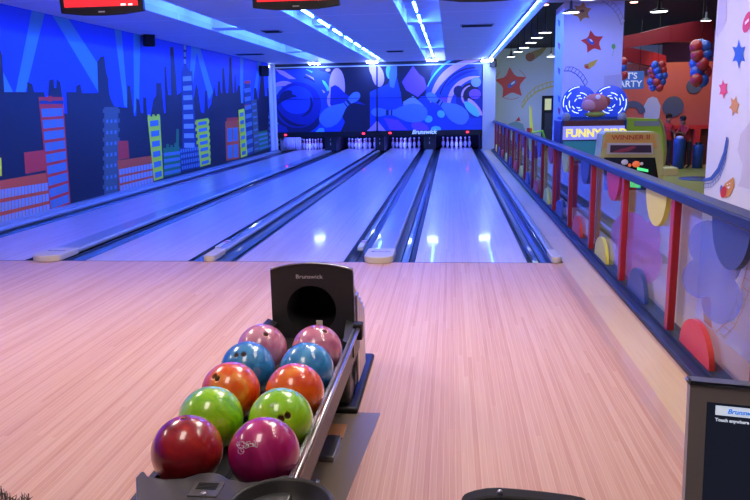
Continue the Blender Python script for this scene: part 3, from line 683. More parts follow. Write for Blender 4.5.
b = MB(); O = [b.bm.verts.new((x, HY, z)) for x, z in out]; I = [b.bm.verts.new((hc.x+RH*math.cos(2*PI*k/n), HY, hc.z+RH*math.sin(2*PI*k/n))) for k in range(n)]; J = [b.bm.verts.new((hc.x+RH*.96*math.cos(2*PI*k/n), HY+.3, hc.z+RH*.96*math.sin(2*PI*k/n))) for k in range(n)]
O2 = [b.bm.verts.new((x, HY+.03, z)) for x, z in out]
for k in range(n):
    q = (k+1) % n
    b._set([b.bm.faces.new((O[k], O[q], I[q], I[k]))], DGREY); b._set([b.bm.faces.new((I[k], I[q], J[q], J[k]))], BLACKM, True); b._set([b.bm.faces.new((O[k], O2[k], O2[q], O[q]))], DGREY)
b._set([b.bm.faces.new(J)], BLACKM)
b.build('hood_face', None, ret)
b = MB(); nseg = 16
def topz(x): return hside+(htop-hside)*max(0, 1-((x-hxc)/((hr-hl)/2))**2)
xs = [hl+(hr-hl)*k/nseg for k in range(nseg+1)]
b.tube([(x, HY-.004, topz(x)) for x in xs], .005, n=8); b.build('hood_trim', CHROME, ret)
b = MB(); secs = [(HY+.03, .97, -.01), (HY+.2, .86, -.10), (HY+.4, .82, -.22), (HY+.6, .78, -.36)]; rows = []
for y_, kx, dz in secs:
    rows.append([b.bm.verts.new((hxc+(hl-hxc)*kx, y_, .02))]+[b.bm.verts.new((hxc+(x-hxc)*kx, y_, max(.1, topz(x)+dz-.004))) for x in xs]+[b.bm.verts.new((hxc+(hr-hxc)*kx, y_, .02))])
for r0, r1 in zip(rows, rows[1:]):
    for k in range(len(r0)-1): b._set([b.bm.faces.new((r0[k], r0[k+1], r1[k+1], r1[k]))], GREYP, True)
b._set([b.bm.faces.new(rows[-1])], GREYP); hsh = b.build('hood_shell', None, ret)
for k in range(4):
    xx = hr+.004; MB().box(xx, xx+.012, HY+.02+.075*k, HY+.092+.075*k, .10, .56-.045*k, bevel=.004).build('side_rib', STEEL, hsh)
text('lettering', 'Brunswick', .029, (hxc-.012, HY-.002, htop-.070), mat('silver_print', (.75, .75, .77), .4), ret, sx=1.12)
for s_ in (-1, 1):
    x0 = hc.x+s_*.20; x1 = -.354+s_*.225
    MB().prism([(x0-.025, HY-.002, .36), (x0+.025, HY-.002, .36), (x0+.025, HY-.002, .42), (x0-.025, HY-.002, .44)], (x1-x0, -.28, -.02)).build('guide_arm', DGREY, ret)
MB().box(-.30, -.27, HY-.16, HY-.155, .43, .48, T=None).build('paper_tag', mat('tag_white', (.8, .75, .65), .5), ret)
b = MB(); b.box(-.60, -.11, -3.54, -2.72, 0, .035, bevel=.015); b.build('foot', BLACK, ret)
b = MB(); b.box(-.56, -.15, -3.50, -3.0, .03, .32, bevel=.02); b.build('pedestal', GREYP, ret)
# rack
b = MB(); b.box(-.585, -.118, -5.0, HY-.02, .30, .345, DGREY); b.box(-.585, -.565, -5.0, HY-.02, .345, .375, DGREY); b.box(-.122, -.110, -5.0, HY-.02, .30, .40, DGREY)
b.box(-.36, -.348, -5.0, HY-.02, .345, .352, BLACK); b.build('rack_tray', None, ret)
b = MB(); b.box(-.47, -.24, -4.9, -3.5, .04, .30); b.box(-.50, -.20, -5.05, -4.7, 0, .30); b.build('rack_support', BLACKM, ret)
for pts in ([(-.105, -5.02, .425), (-.105, -3.45, .425)], [(-.572, -4.95, .345), (-.572, -3.5, .345)]):
    MB().tube(pts, .010, n=12).build('rail', CHROME, ret)
MB().box(-.128, -.118, -5.0, -3.45, .395, .43).build('rail_strip', STEEL, ret)
MB().box(-.13, -.085, -3.50, -3.44, .37, .45, bevel=.006).build('rail_clamp', BLACK, ret)
# front moulding
b = MB(); YF = -5.22
pts = [(-.562, -5.0), (-.562, -4.972), (-.557, -4.962), (-.550, -4.966), (-.53, -4.99), (-.475, -5.005), (-.42, -4.995), (-.385, -4.965), (-.354, -4.955), (-.32, -4.965), (-.29, -4.99), (-.233, -5.005), (-.18, -4.99), (-.14, -4.96), (-.11, -4.955), (-.09, -4.98), (-.09, -5.22), (-.465, -5.22), (-.49, -5.16), (-.525, -5.08)]
b.prism([(x, y_, .30) for x, y_ in pts], (0, 0, .148)); o = b.build('front_moulding', GREYP, ret); bv = o.modifiers.new('b', 'BEVEL'); bv.width = .014; bv.segments = 3; bv.limit_method = 'ANGLE'
b = MB(); pc = at(207, 489, 'z', .45)
b.box(pc.x-.045, pc.x+.04, pc.y-.04, pc.y+.036, .444, .4515, bevel=.003); vpl = b.build('vent_plate', DGREY, ret)
b = MB()
for k in range(5): b.box(pc.x-.032, pc.x+.026, pc.y-.004+k*.0075, pc.y+k*.0075, .4515, .453)
b.build('vent_slot', BLACKM, vpl)
MB().lathe([(.0, .0), (.008, 0), (.008, .003), (.0, .0035)], (pc.x+.0, pc.y-.028, .4515), n=14).build('button', STEEL, vpl)
dc = Vector((-.098, -5.165, .428)); b = MB()
b.lathe([(.05, -.10), (.118, -.06), (.142, .0), (.143, .045), (.136, .052), (.128, .045), (.112, .02), (.085, .0), (.05, -.008), (.0, -.01)], dc, n=48); hdb = b.build('hand_dryer_bowl', BLACK, ret)
b = MB(); b.lathe([(.075, .006), (.082, .010), (.087, .004)], dc, n=40); b.build('bowl_ring', DGREY, hdb)
# floor plate, bracket, screw
PLATE = mat('floor_plate', (.24, .19, .14), .3, coat=.3)
b = MB(); b.prism([(-.23, -5.2, .0), (-.075, -5.2, .0), (-.055, -4.3, .0), (0.0, -3.52, .0), (-.23, -3.52, .0)], (0, 0, .006)); b.build('floor_plate', PLATE, ret)
bk_ = MB(); p = at(331, 447, 'z', .02); bk_.box(p.x-.035, p.x+.03, p.y-.11, p.y+.10, .006, .03, bevel=.003); bk_.build('bracket', STEEL, ret)
MB().box(p.x-.04, p.x+.035, p.y+.11, p.y+.26, .006, .010).build('wood_block', mat('bare_wood', (.55, .24, .09), .4), ret)
p = at(316, 481, 'z', .01); MB().lathe([(0, 0), (.016, 0), (.016, .004), (.007, .004), (.006, .010), (0, .011)], (p.x, p.y, .006), n=16).build('screw', STEEL, ret)

# ------------------------------------------------------------------ balls
def ball(ix, iy, mname, cols_, lab, holes=(), seed=0, scale=9):
    c = Vector((BX[ix]+(.011, .008, .005, .002, 0)[iy], BYs[iy], BZ)); m = marble(mname, *cols_, scale=scale, seed=seed)
    t = MB().sphere((0, 0, 0), BR, u=64, v=40).build('bowling_ball', m); t.location = c; tag(t, lab, 'bowling ball', 'balls on the ball return')
    dirs = []
    for hx, hy in holes:
        d_ = ray(hx, hy); d_.normalize(); oc = CAM-c; B_ = oc.dot(d_); D_ = B_*B_-(oc.dot(oc)-BR*BR)
        if D_ < 0: continue
        h = CAM+d_*(-B_-math.sqrt(D_))-c; dirs.append(h.normalized())
    for dv in dirs:
        q = dv.to_track_quat('Z', 'Y').to_matrix().to_4x4(); rh = .0115
        cut = MB(); rr = bmesh.ops.create_cone(cut.bm, cap_ends=True, segments=24, radius1=rh, radius2=rh, depth=.07); bmesh.ops.transform(cut.bm, matrix=q @ Matrix.Translation((0, 0, BR)), verts=cut.bm.verts)
        co_ = cut.build('cutter', m); co_.location = c; bpy.context.view_layer.update()
        bo = t.modifiers.new('hole', 'BOOLEAN'); bo.object = co_; bo.solver = 'EXACT'; bpy.context.view_layer.update()
        me = bpy.data.meshes.new_from_object(t.evaluated_get(bpy.context.evaluated_depsgraph_get())); t.modifiers.clear(); t.data = me; bpy.data.objects.remove(co_)
        for pl in me.polygons: pl.use_smooth = True
        ho = MB(); ho.lathe([(.0112, -.006), (.0108, -.03), (.0, -.032)], (0, 0, BR), n=20)
        for v in ho.bm.verts: v.co = q @ v.co
        hobj = ho.build('finger_hole', mat('hole_liner', (.4, .28, .18), .5)); hobj.parent = t
    return t
H = S
ball(0, 0, 'red_ball', (H(125, 10, 24), H(175, 28, 38), H(225, 75, 50)), 'dark red bowling ball, front left on the rack', ((184, 418),), 1, 5)
mg = ball(1, 0, 'magenta_ball', (H(150, 8, 85), H(185, 20, 108), H(205, 55, 135)), 'magenta bowling ball with a silver emblem, front right on the rack', (), 2, 6)
ball(0, 1, 'lime_ball', (H(105, 195, 15), H(150, 225, 25), H(185, 240, 50)), 'lime green bowling ball without visible holes, behind the dark red ball', (), 3)
lr = ball(1, 1, 'bright_lime_ball', (H(135, 215, 12), H(165, 232, 22), H(190, 242, 50)), 'lime green bowling ball with two finger holes, behind the magenta ball', ((281, 419), (287.8, 415.5)), 4, 6)
ball(0, 2, 'orange_ball', (H(225, 60, 12), H(245, 100, 18), H(252, 165, 60)), 'marbled orange bowling ball with finger holes, left of its pair', ((214, 376), (217, 378.5)), 5, 8)
ball(1, 2, 'plain_orange_ball', (H(235, 70, 10), H(248, 105, 15), H(252, 165, 60)), 'orange bowling ball with a yellowish patch, right of its pair', (), 6, 6)
ball(0, 3, 'blue_ball', (H(20, 95, 170), H(40, 135, 205), H(80, 170, 230)), 'blue bowling ball with two finger holes, left of its pair', ((236, 355), (243.5, 354)), 7)
ball(1, 3, 'clear_blue_ball', (H(25, 105, 180), H(45, 145, 215), H(95, 180, 235)), 'blue bowling ball without visible holes, right of its pair', (), 8)
ball(0, 4, 'pink_ball', (H(175, 90, 125), H(210, 125, 155), H(232, 175, 192)), 'pink bowling ball at the back left of the rack', ((266, 334),), 9, 7)
ball(1, 4, 'pale_pink_ball', (H(190, 95, 130), H(215, 130, 158), H(235, 175, 192)), 'pink bowling ball at the back right, before the hood opening', ((325, 331),), 10, 7)
# silver emblem on the magenta ball, small one on the lime ball
def emblem(ballo, px, py, w_, strokes, m, r=.0006):
    c = ballo.location; b = MB()
    for st in strokes:
        pts = []
        for u, v in st:
            d_ = ray(px+u*w_, py+v*w_); d_.normalize(); oc = CAM-c; B_ = oc.dot(d_); D_ = B_*B_-(oc.dot(oc)-BR*BR)
            if D_ > 0: pts.append(CAM+d_*(-B_-math.sqrt(D_))-c)
        if len(pts) > 1: b.tube(pts, r, n=5)
    o = b.build('emblem', m, None); o.parent = ballo; return o
rnd = random.Random(3); st = []
def curl(cx, cy, r, a0, a1): return [(cx+r*math.cos(a0+(a1-a0)*k/8), cy+r*math.sin(a0+(a1-a0)*k/8)) for k in range(9)]
for k in range(13): st.append(curl(-.8+k*.14, -.05+.14*math.sin(k*1.7), .14+.05*(k % 3), k*1.1, k*1.1+4.0))
st += [curl(-.55, .55, .28, 0, 6.2), curl(-.35, .45, .2, 1, 5), [(-.9, -.3), (-.4, .1), (.2, -.1), (.9, -.2)], [(-.7, .25), (.1, .2), (.7, .05)]]
emblem(mg, 247, 445, 11, st, mat('silver_print', (.7, .7, .72), .4), .0008)
emblem(lr, 272.5, 405, 4, [[(-.8, .2), (.8, -.5)], [(-.7, .5), (.9, -.2)], curl(0, 0, .4, 0, 5)], MATS['silver_print'], .001)

# ================================================================== MONITOR
mon = thing('touch_monitor', 'grey framed touch screen monitor at the lower right corner', 'monitor', (.95, -5.4, 0))
p0 = Vector((.824, -5.4, .925)); X = Vector((math.cos(math.radians(-12)), math.sin(math.radians(-12)), 0)); tl = math.radians(10)
Nn = Vector((0, 0, 1)).cross(X); Nn = -Vector((X.y, -X.x, 0)).normalized()  # towards +Y side
if Nn.y < 0: Nn = -Nn
D = (Vector((0, 0, -1))*math.cos(tl) - Nn*math.sin(tl)).normalized(); Bk = X.cross(D).normalized()
if Bk.y < 0: Bk = -Bk
T = Matrix((X, -D, Bk)).transposed().to_4x4(); T.translation = p0        # local: x right, y up, z away
MW, MH = .40, .33
fr_ = mat('monitor_frame', (.30, .30, .285), .5)
b = MB(); b.box(0, MW, -MH, 0, .004, .045, fr_, bevel=.006, T=T)
b.box(.0, .032, -MH, 0, -.004, .006, fr_, T=T); b.box(MW-.032, MW, -MH, 0, -.004, .006, fr_, T=T); b.box(.032, MW-.032, -.034, 0, -.004, .006, fr_, T=T); b.box(.032, MW-.032, -MH, -MH+.034, -.004, .006, fr_, T=T)
b.build('frame', None, mon)
b = MB(); b.box(0, MW, -.002, .006, -.004, .045, mat('monitor_rim', (.06, .07, .09), .3), T=T, bevel=.003); b.build('rim', None, mon)
MB().box(.031, MW-.031, -MH+.033, -.033, .0, .0045, T=T).build('screen', mat('screen_dark', (.008, .01, .02), .25, emit=(.02, .025, .05), es=.35), mon)
MB().box(.049, .26, -.059, -.040, -.0006, .0, T=T).build('banner', mat('banner_white', (.8, .85, .95), .4, emit=(.7, .82, 1), es=.6), mon)
def ml(txt, size, x, y_, m, sh=0, bold=0):
    me = text_mesh(txt, size, sh, .0002, bold); xs_ = [v.co.x for v in me.vertices]; x_off = x-min(xs_)
    me.transform(Matrix.Translation((x_off, y_, 0))); me.transform(Matrix((X, -D, X.cross(-D))).transposed().to_4x4()); me.transform(Matrix.Translation(p0-Bk*.0015)); me.materials.clear(); me.materials.append(m)
    o = bpy.data.objects.new('lettering', me); col.objects.link(o); o.parent = mon; o.location = -mon.location
ml('Brunswick', .0135, .071, -.0498, mat('banner_blue', (.02, .15, .6), .4, emit=(.03, .25, .9), es=.5), .3, .0004)
ml('Touch anywhere to begin', .0090, .049, -.0685, mat('screen_text', (.8, .85, .95), .4, emit=(.7, .8, 1), es=.6), 0, .0003)
b = MB(); b.box(MW/2-.03, MW/2+.03, -MH*.8, -MH*.5, .045, .10, T=T); q = T @ Vector((MW/2, -MH*.65, .09)); b.tube([(q.x, q.y, q.z), (q.x, q.y+.02, .04)], .025); b.lathe([(0, 0), (.16, 0), (.16, .02), (.03, .04), (0, .04)], (q.x, q.y+.02, 0.001), n=32); b.build('stand', BLACK, mon)

# chair whose back peeks in at the bottom
ch = thing('padded_chair', 'black padded chair whose backrest with a metal stud peeks in at the bottom edge', 'chair', (.5, -5.72, 0))
b = MB(); pts = [at(x, y_, 'y', -5.5) for x, y_ in ((462, 500), (474, 496), (487, 493.5), (500, 493), (520, 494.5), (545, 497), (572, 500.5), (590, 504))]
prof = [(p.x, -5.52, p.z) for p in pts]
b.prism([(prof[0][0]-.03, -5.52, .45)]+prof+[(prof[-1][0]+.02, -5.52, .45)], (0, .05, 0)); bck = o = b.build('backrest', BLACKM, ch); bv = o.modifiers.new('b', 'BEVEL'); bv.width = .012; bv.segments = 3
MB().box(.33, .70, -5.95, -5.52, .40, .46, bevel=.02).build('seat', BLACKM, ch)
for sx in (.35, .68):
    for sy in (-5.93, -5.54): MB().tube([(sx, sy, .0), (sx, sy, .41)], .012).build('leg', STEEL, ch)
p = at(500, 492.5, 'y', -5.5); MB().sphere(p, .006, u=14, v=8).build('stud', CHROME, bck)

# dark wispy plant at lower left corner
pl = thing('potted_plant', 'dark wispy plant tips poking in at the bottom left corner', 'plant', (-.545, -5.62, 0))
rnd = random.Random(5); b = MB()
tips = [(3, 485), (8, 492), (13, 494), (17, 495), (22, 491), (27, 493), (5, 490), (1, 488), (20, 497), (11, 496), (-4, 489), (30, 497), (24, 496), (15, 498)]
for k, (tx, ty) in enumerate(tips):
    for j in range(4):
        tip = at(tx+rnd.uniform(-2.5, 2.5), ty+rnd.uniform(0, 5), 'y', -5.6+rnd.uniform(-.03, .03)); base = Vector((-.545+rnd.uniform(-.03, .03), -5.62, .30)); mid = base.lerp(tip, .6)+Vector((0, 0, .04))
        b.tube([base, mid, tip], [.003, .0022, .0006], n=4)
        for i in range(4):
            q = mid.lerp(tip, .3+.2*i); s2 = q+Vector((rnd.uniform(-.012, .012), rnd.uniform(-.01, .01), rnd.uniform(.0, .012))); b.tube([q, s2], [.0014, .0004], n=3)
b.build('foliage', mat('dark_leaf', (.012, .012, .012), .6), pl)
MB().lathe([(0, 0), (.06, 0), (.085, .26), (.09, .30), (.078, .30), (.07, .27), (0, .27)], (-.545, -5.62, 0.001), n=24).build('pot', BLACK, pl)

# ================================================================== ARCADE SIDE
def pendant(px, py, y_, lab, z=2.72, r=.125):
    p = at(px, py, 'y', y_); t = thing('pendant_lamp', lab, 'lamp', p, 'pendant lamps over the arcade')
    top = 3.28 if y_ > 4.95 else 2.98
    MB().lathe([(r, 0), (r*.95, .02), (r*.5, .045), (r*.2, .06), (r*.15, .16), (0, .165)], p, n=24).build('lamp_shade', mat('lamp_grey', (.04, .04, .045), .4), t)
    MB().lathe([(0, .003), (r*.9, .003), (r*.92, .012), (0, .014)], p, n=24).build('lamp_glass', mat('pendant_glow', (1, 1, 1), .5, emit=(.88, .95, 1), es=9), t)
    MB().tube([p+Vector((0, 0, .16)), (p.x, p.y, top)], .008, n=6).build('rod', BLACK, t)
for i, (px, py, y_) in enumerate(((571, 13, 4.3), (545, 33, 7.3), (537, 38, 8.4), (531, 43, 9.6), (524, 48, 11.0), (518, 52, 12.3), (511, 57, 14.2))):
    pendant(px, py, y_, ['lit pendant lamp hanging in front of the white column', 'lit pendant lamp, nearest of the row left of the column', 'lit pendant lamp, second of the row left of the column', 'lit pendant lamp, third of the row left of the column', 'lit pendant lamp, fourth of the row left of the column', 'lit pendant lamp, fifth of the row left of the column', 'lit pendant lamp, farthest of the row left of the column'][i])
pendant(551, 57, 14.2, 'single lit pendant lamp just left of the white column'); pendant(590, -1, 4.0, 'lit pendant lamp cut by the top edge above the column', r=.16)
pendant(659, 12, 5.6, 'lit pendant lamp against the dark ceiling right of the column', r=.14); pendant(706, 21, 8, 'small lit pendant lamp left of the right pillar', r=.1)
for px, py, lab in ((545, 4.5, 'small reddish downlight left of the column top'), (634, 2, 'small reddish downlight right of the column top')):
    p = at(px, py, 'z', 2.98); t = thing('downlight', lab, 'light', (p.x, p.y, 2.97)); MB().lathe([(0, -.012), (.05, -.012), (.06, 0), (0, 0)], (p.x, p.y, 2.98), n=20).build('lamp', mat('red_glow', (1, 1, 1), .5, emit=(1, .45, .35), es=6), t)

# "funny" game machine
FYy = 4.05
def fx(px, py, y_=FYy): return at(px, py, 'y', y_)
g = thing('arcade_game', 'blue arcade game with two glowing spiral discs, standing before the white column', 'arcade game', (2.4, FYy+.3, 0))
x0, x1 = fx(561, 122).x, fx(627, 122).x; zt = fx(590, 119.5).z
b = MB(); b.box(x0, x1, FYy, FYy+.75, 0, zt, mat('cabinet_navy', (.015, .03, .12), .35), bevel=.02); b.box(x0+.02, x1-.02, FYy-.3, FYy, 0, .62, MATS['cabinet_navy'], bevel=.02); b.build('cabinet', None, g)
b = MB(); b.box(x0+.03, x1-.03, FYy-.012, FYy, fx(590, 139.5).z, fx(590, 126).z, mat('marquee_violet', (.2, .2, .5), .4, emit=(.22, .24, .7), es=.9)); b.build('marquee', None, g)
b = MB(); b.box(x0+.05, x1-.05, FYy-.01, FYy, fx(590, 125.3).z, fx(590, 120.5).z, mat('cab_dark_red', (.12, .03, .02), .5)); b.build('upper_strip', None, g)
b = MB(); b.box(x0+.04, x1-.04, FYy-.01, FYy, .65, fx(590, 141).z, mat('cab_teal_screen', (.02, .12, .16), .2, emit=(.02, .14, .2), es=.6)); b.build('play_window', None, g)
p = fx(596, 133.2); text('lettering', 'FUNNY BIRD', .155, (p.x, FYy-.016, p.z), mat('yellow_letter', (.8, .7, .1), .5, emit=(.9, .75, .12), es=.9), g, bold=.006, sx=.96)
for cx_ in (580.5, 611.5):
    cc = fx(cx_, 103); yb = FYy+.1
    b = MB(); b.lathe([(0, 0), (.24, 0), (.25, .01), (.25, .05), (0, .05)], (cc.x, yb, cc.z), n=48, axis='y', m=mat('disc_blue', (.01, .03, .3), .3, emit=(.02, .06, .7), es=.7)); b.build('spiral_disc', None, g)
    b = MB()
    for k, r in enumerate((.07, .105, .145, .19, .228)):
        for a0 in range(0, 360, 60):
            L_ = 48 if k % 2 else 56; off = k*23
            if (a0//60+k) % 3 == 0: continue
            b.tube([(cc.x+r*math.cos(math.radians(a0+off+q)), yb-.006, cc.z+r*math.sin(math.radians(a0+off+q))) for q in range(0, L_-12, 6)], .0062, n=5)
    b.build('neon_ring', mat('neon_white_blue', (1, 1, 1), .5, emit=(.4, .55, 1), es=1.9), g)
    b = MB(); b.lathe([(.14, .2), (.19, .22)], (0, 0, 0), n=4) if False else None
pb = fx(596, 103)
b = MB(); b.sphere((pb.x, FYy+.04, pb.z), .15, mat('figure_pink', (.5, .16, .14), .45), sc=(1.25, .45, .9)); b.sphere((pb.x-.1, FYy-.0, pb.z-.03), .09, mat('figure_pale', (.6, .3, .3), .45), sc=(1.2, .5, .9)); b.sphere((pb.x+.02, FYy-.03, pb.z+.08), .035, wh, sc=(1, .4, 1)); b.sphere((pb.x, FYy+.03, pb.z-.16), .1, mat('figure_olive', (.3, .35, .04), .5), sc=(1.5, .4, .4)); b.sphere((pb.x+.15, FYy+.03, pb.z+.02), .06, br, sc=(1, .4, 1.2))
b.build('round_figure', None, g)
for cx_ in (566, 622):
    cc = fx(cx_, 117); MB().lathe([(0, 0), (.06, 0), (.065, .02), (.04, .05), (0, .05)], (cc.x, FYy-.01, cc.z), n=20, axis='y').build('horn', mat('horn_grey', (.25, .3, .35), .4), g)
b = MB(); b.box(x0+.02, x1-.02, FYy+.02, FYy+.5, zt, zt+.04, mat('cabinet_navy2', (.02, .06, .25), .3)); b.build('topper_base', None, g)

WY = 1.3
def wx(px, py, y_=WY): return at(px, py, 'y', y_)
g = thing('redemption_game', 'olive and gold arcade game with WINNER panel behind the fence', 'arcade game', (2.3, WY+.4, 0))
a, b2 = wx(606, 132), wx(655, 132); c1, c2 = wx(600, 160), wx(663.5, 160)
olive = mat('olive_cabinet', (.55, .55, .2), .4); gold = mat('gold_panel', (.7, .42, .1), .4)
b = MB(); b.prism([(c1.x, WY, 0), (c2.x, WY, 0), (c2.x, WY, c2.z), (b2.x+.06, WY, b2.z-.03), (b2.x, WY, b2.z), (a.x, WY, a.z), (a.x-.03, WY, a.z-.03), (c1.x, WY, c1.z)], (0, .32, 0), olive); b.build('cabinet', None, g)
q = [wx(606, 134), wx(654, 134), wx(657, 147.5), wx(603, 147.5)]; b = MB(); b.prism([(v.x, WY-.012, v.z) for v in q], (0, .012, 0), gold); b.build('title_panel', None, g)
p = wx(630.5, 137.5); text('lettering', 'WINNER II', .068, (p.x, WY-.016, p.z), mat('letter_red', (.5, .08, .04), .5), g, bold=.0012, sx=1.25)
q = [wx(607, 143), wx(652, 143), wx(652.5, 154), wx(606.5, 154)]; b = MB(); b.prism([(v.x, WY-.02, v.z) for v in q], (0, .008, 0), mat('sign_frame', (.6, .62, .62), .4)); b.build('sign_frame', None, g)
q = [wx(610, 145), wx(650.5, 145), wx(651, 152.5), wx(609.5, 152.5)]; b = MB(); b.prism([(v.x, WY-.024, v.z) for v in q], (0, .005, 0), mat('sign_dark', (.05, .03, .06), .4)); 
q = [wx(612, 152), wx(620, 149), wx(632, 146), wx(636, 147), (wx(628, 151)), wx(618, 152.3)]; b.prism([(v.x, WY-.026, v.z) for v in q], (0, .002, 0), mat('sign_car', (.35, .06, .1), .4)); b.build('picture_sign', None, g)
b = MB(); q = [wx(604, 157.5), wx(655, 157.5), wx(660, 190), wx(604, 190)]; b.prism([(v.x, WY-.004, v.z) for v in q], (0, .004, 0), mat('window_dark', (.01, .015, .015), .2)); b.build('play_window', None, g)
for px, py, r, m in ((624, 162, .030, wh), (635.5, 164, .035, mat('toy_orange', (.8, .16, .04), .4, emit=(1, .2, .05), es=.4)), (629, 165, .018, MATS['toy_orange']), (641, 163.5, .017, wh)):
    c = wx(px, py); MB().sphere((c.x, WY-.03, c.z), r, m, sc=(1.2 if r > .02 else 1, .5, 1)).build('toy', None, g)
b = MB(); q = [wx(637, 167), wx(648, 169.5), wx(648, 172), wx(637, 170)]; b.prism([(v.x, WY-.01, v.z) for v in q], (0, .004, 0), mat('led_green', (.1, .8, .3), .4, emit=(.1, 1, .3), es=.9)); q = [wx(630, 181), wx(641, 184), wx(640, 188), wx(630, 187)]; b.prism([(v.x, WY-.01, v.z) for v in q], (0, .004, 0), MATS['led_green']); b.build('green_display', None, g)
b = MB(); c = wx(665, 170); b.box(c.x-.03, c.x+.12, WY-.08, WY+.1, c.z-.06, c.z+.03, olive, bevel=.015); b.build('ticket_chute', None, g)
# green round-edged machine behind
GY = 5.3; gx = lambda px, py: at(px, py, 'y', GY)
g = thing('green_game_cabinet', 'bright green round-sided arcade cabinet behind the gold one', 'arcade game', (3.4, GY+.3, 0))
t_, u_ = gx(634, 118.5), gx(660, 118.5)
b = MB(); pts = [(gx(628, 119).x, GY, 0), (u_.x, GY, 0), (gx(664, 165).x, GY, gx(664, 165).z), (gx(665.5, 150).x, GY, gx(665.5, 150).z), (gx(664, 132).x, GY, gx(664, 132).z), (gx(660, 119).x, GY, gx(660, 119).z), (gx(628, 118).x, GY, gx(628, 118).z)]
b.prism(pts, (0, .6, 0), mat('lime_cabinet', (.4, .7, .04), .35)); b.build('cabinet', None, g)
b = MB(); b.tube([(gx(px, py).x, GY-.01, gx(px, py).z) for px, py in ((658, 118.5), (662, 124), (664.5, 135), (665.5, 150), (664, 163), (660, 178))], .022, mat('olive_edge', (.4, .36, .08), .4)); b.build('edge_trim', None, g)
b = MB(); q = [gx(634, 121), gx(659, 121), gx(660, 126), gx(634, 126)]; b.prism([(v.x, GY-.01, v.z) for v in q], (0, .01, 0), mat('band_grey', (.3, .36, .3), .4)); b.build('band', None, g)

# small kiddie game far left behind fence + tall yellow sign
KY = 13.5; kx = lambda px, py: at(px, py, 'y', KY)
g = thing('kiddie_ride', 'small ride with green frame and tall yellow sign near the far wall', 'ride', (kx(535, 140).x, KY, 0))
p, q = kx(528.5, 106), kx(533.5, 133); MB().prism([(kx(529.5, 105).x, KY, kx(529.5, 105).z), (kx(531.5, 108).x, KY, kx(531.5, 108).z), (kx(533.5, 132).x, KY, q.z), (kx(530, 132).x, KY, q.z)], (0, .08, 0)).build('sign_panel', mat('sign_yellow', (.6, .62, .05), .4, emit=(.6, .65, .1), es=.35), g)
b = MB(); b.box(kx(529, 140).x, kx(545, 140).x, KY, KY+.5, 0, kx(530, 146).z, mat('ride_blue', (.03, .08, .3), .4)); b.tube([(kx(532, 150).x, KY-.02, kx(532, 150).z), (kx(532, 133).x, KY-.02, kx(532, 132.5).z), (kx(542, 132).x, KY-.02, kx(542, 131).z), (kx(545, 140).x, KY-.02, kx(545, 140).z), (kx(545, 150).x, KY-.02, kx(545, 150).z)], .035, mat('ride_green', (.2, .55, .05), .4)); b.build('body', None, g)
MB().box(kx(527, 132).x, kx(532, 132).x, KY+.0, KY+.1, kx(530, 134).z, kx(530, 128).z).build('sign_foot', st_r, g)

# red zone
Wy = 11.0; rz = lambda px, py, y_=10.99: at(px, py, 'y', y_)
fas = mat('red_fascia', (.28, .02, .03), .4)
def fascia(y0, pts_t, pts_b, lab):
    b = MB(); top = [at(x, y_, 'y', y0+i*.25) for i, (x, y_) in enumerate(pts_t)]; bot = [at(x, y_, 'y', y0+i*.25) for i, (x, y_) in enumerate(pts_b)]
    for i in range(len(top)-1): b.ngon([top[i], top[i+1], bot[i+1], bot[i]], None, False)
    o = b.build('red_soffit_band', fas); s_ = o.modifiers.new('s', 'SOLIDIFY'); s_.thickness = .12; s_.offset = 0
    for a_, b_ in ((0, 0),): pass
    tag(center(o), lab, 'soffit')
fascia(8.2, [(612, 38), (640, 33), (668, 26), (690, 22), (712, 20)], [(612, 50), (640, 46), (668, 42), (690, 42), (712, 43)], 'red curved soffit band under the dark ceiling, the upper one')
fascia(10.0, [(612, 48), (630, 48), (650, 52), (664, 56)], [(612, 60), (630, 62), (650, 66), (664, 67)], 'dark red lower soffit band behind the upper one')
b = MB(); p = rz(640, 65); q = rz(712, 65)
def disc(px, py, r, m, lab, name='wall_disc', sz=1):
    c = rz(px, py); o = MB().prism([(c.x+r*math.cos(2*PI*k/36), 10.965, c.z+r*math.sin(2*PI*k/36)) for k in range(36)], (0, .03, 0), m).build(name); tag(center(o), lab, 'wall disc')
greyblue = mat('grey_blue_disc', (.07, .10, .16), .5)
disc(673, 106.5, .235, greyblue, 'large grey blue disc on the red wall between the two children'); disc(694, 86, .17, greyblue, 'grey blue disc on the red wall under the larger balloon cluster')
c = rz(652, 107); b = MB(); b.prism([(c.x-.17, 10.97, c.z-.28), (c.x+.17, 10.97, c.z-.28), (c.x+.19, 10.97, c.z+.02), (c.x+.1, 10.97, c.z+.2), (c.x, 10.97, c.z+.24), (c.x-.1, 10.97, c.z+.2), (c.x-.19, 10.97, c.z+.02)], (0, .02, 0), mat('pale_blue_board', (.4, .5, .7), .5)); o = b.build('wall_board'); tag(center(o), 'pale blue rounded board on the red wall above the green machine', 'board')
b = MB(); c = rz(632, 113)
for k in range(10):
    a0, a1 = PI*k/10, PI*(k+1)/10; b.prism([(c.x+.3*math.cos(a0), 10.97, c.z+.28*math.sin(a0)), (c.x+.3*math.cos(a1), 10.97, c.z+.28*math.sin(a1)), (c.x+.15*math.cos(a1), 10.97, c.z+.14*math.sin(a1)), (c.x+.15*math.cos(a0), 10.97, c.z+.14*math.sin(a0))], (0, .02, 0), greyblue)
tag(center(b.build('wall_arch')), 'grey blue arch shape on the red wall beside the glowing discs', 'wall arch')
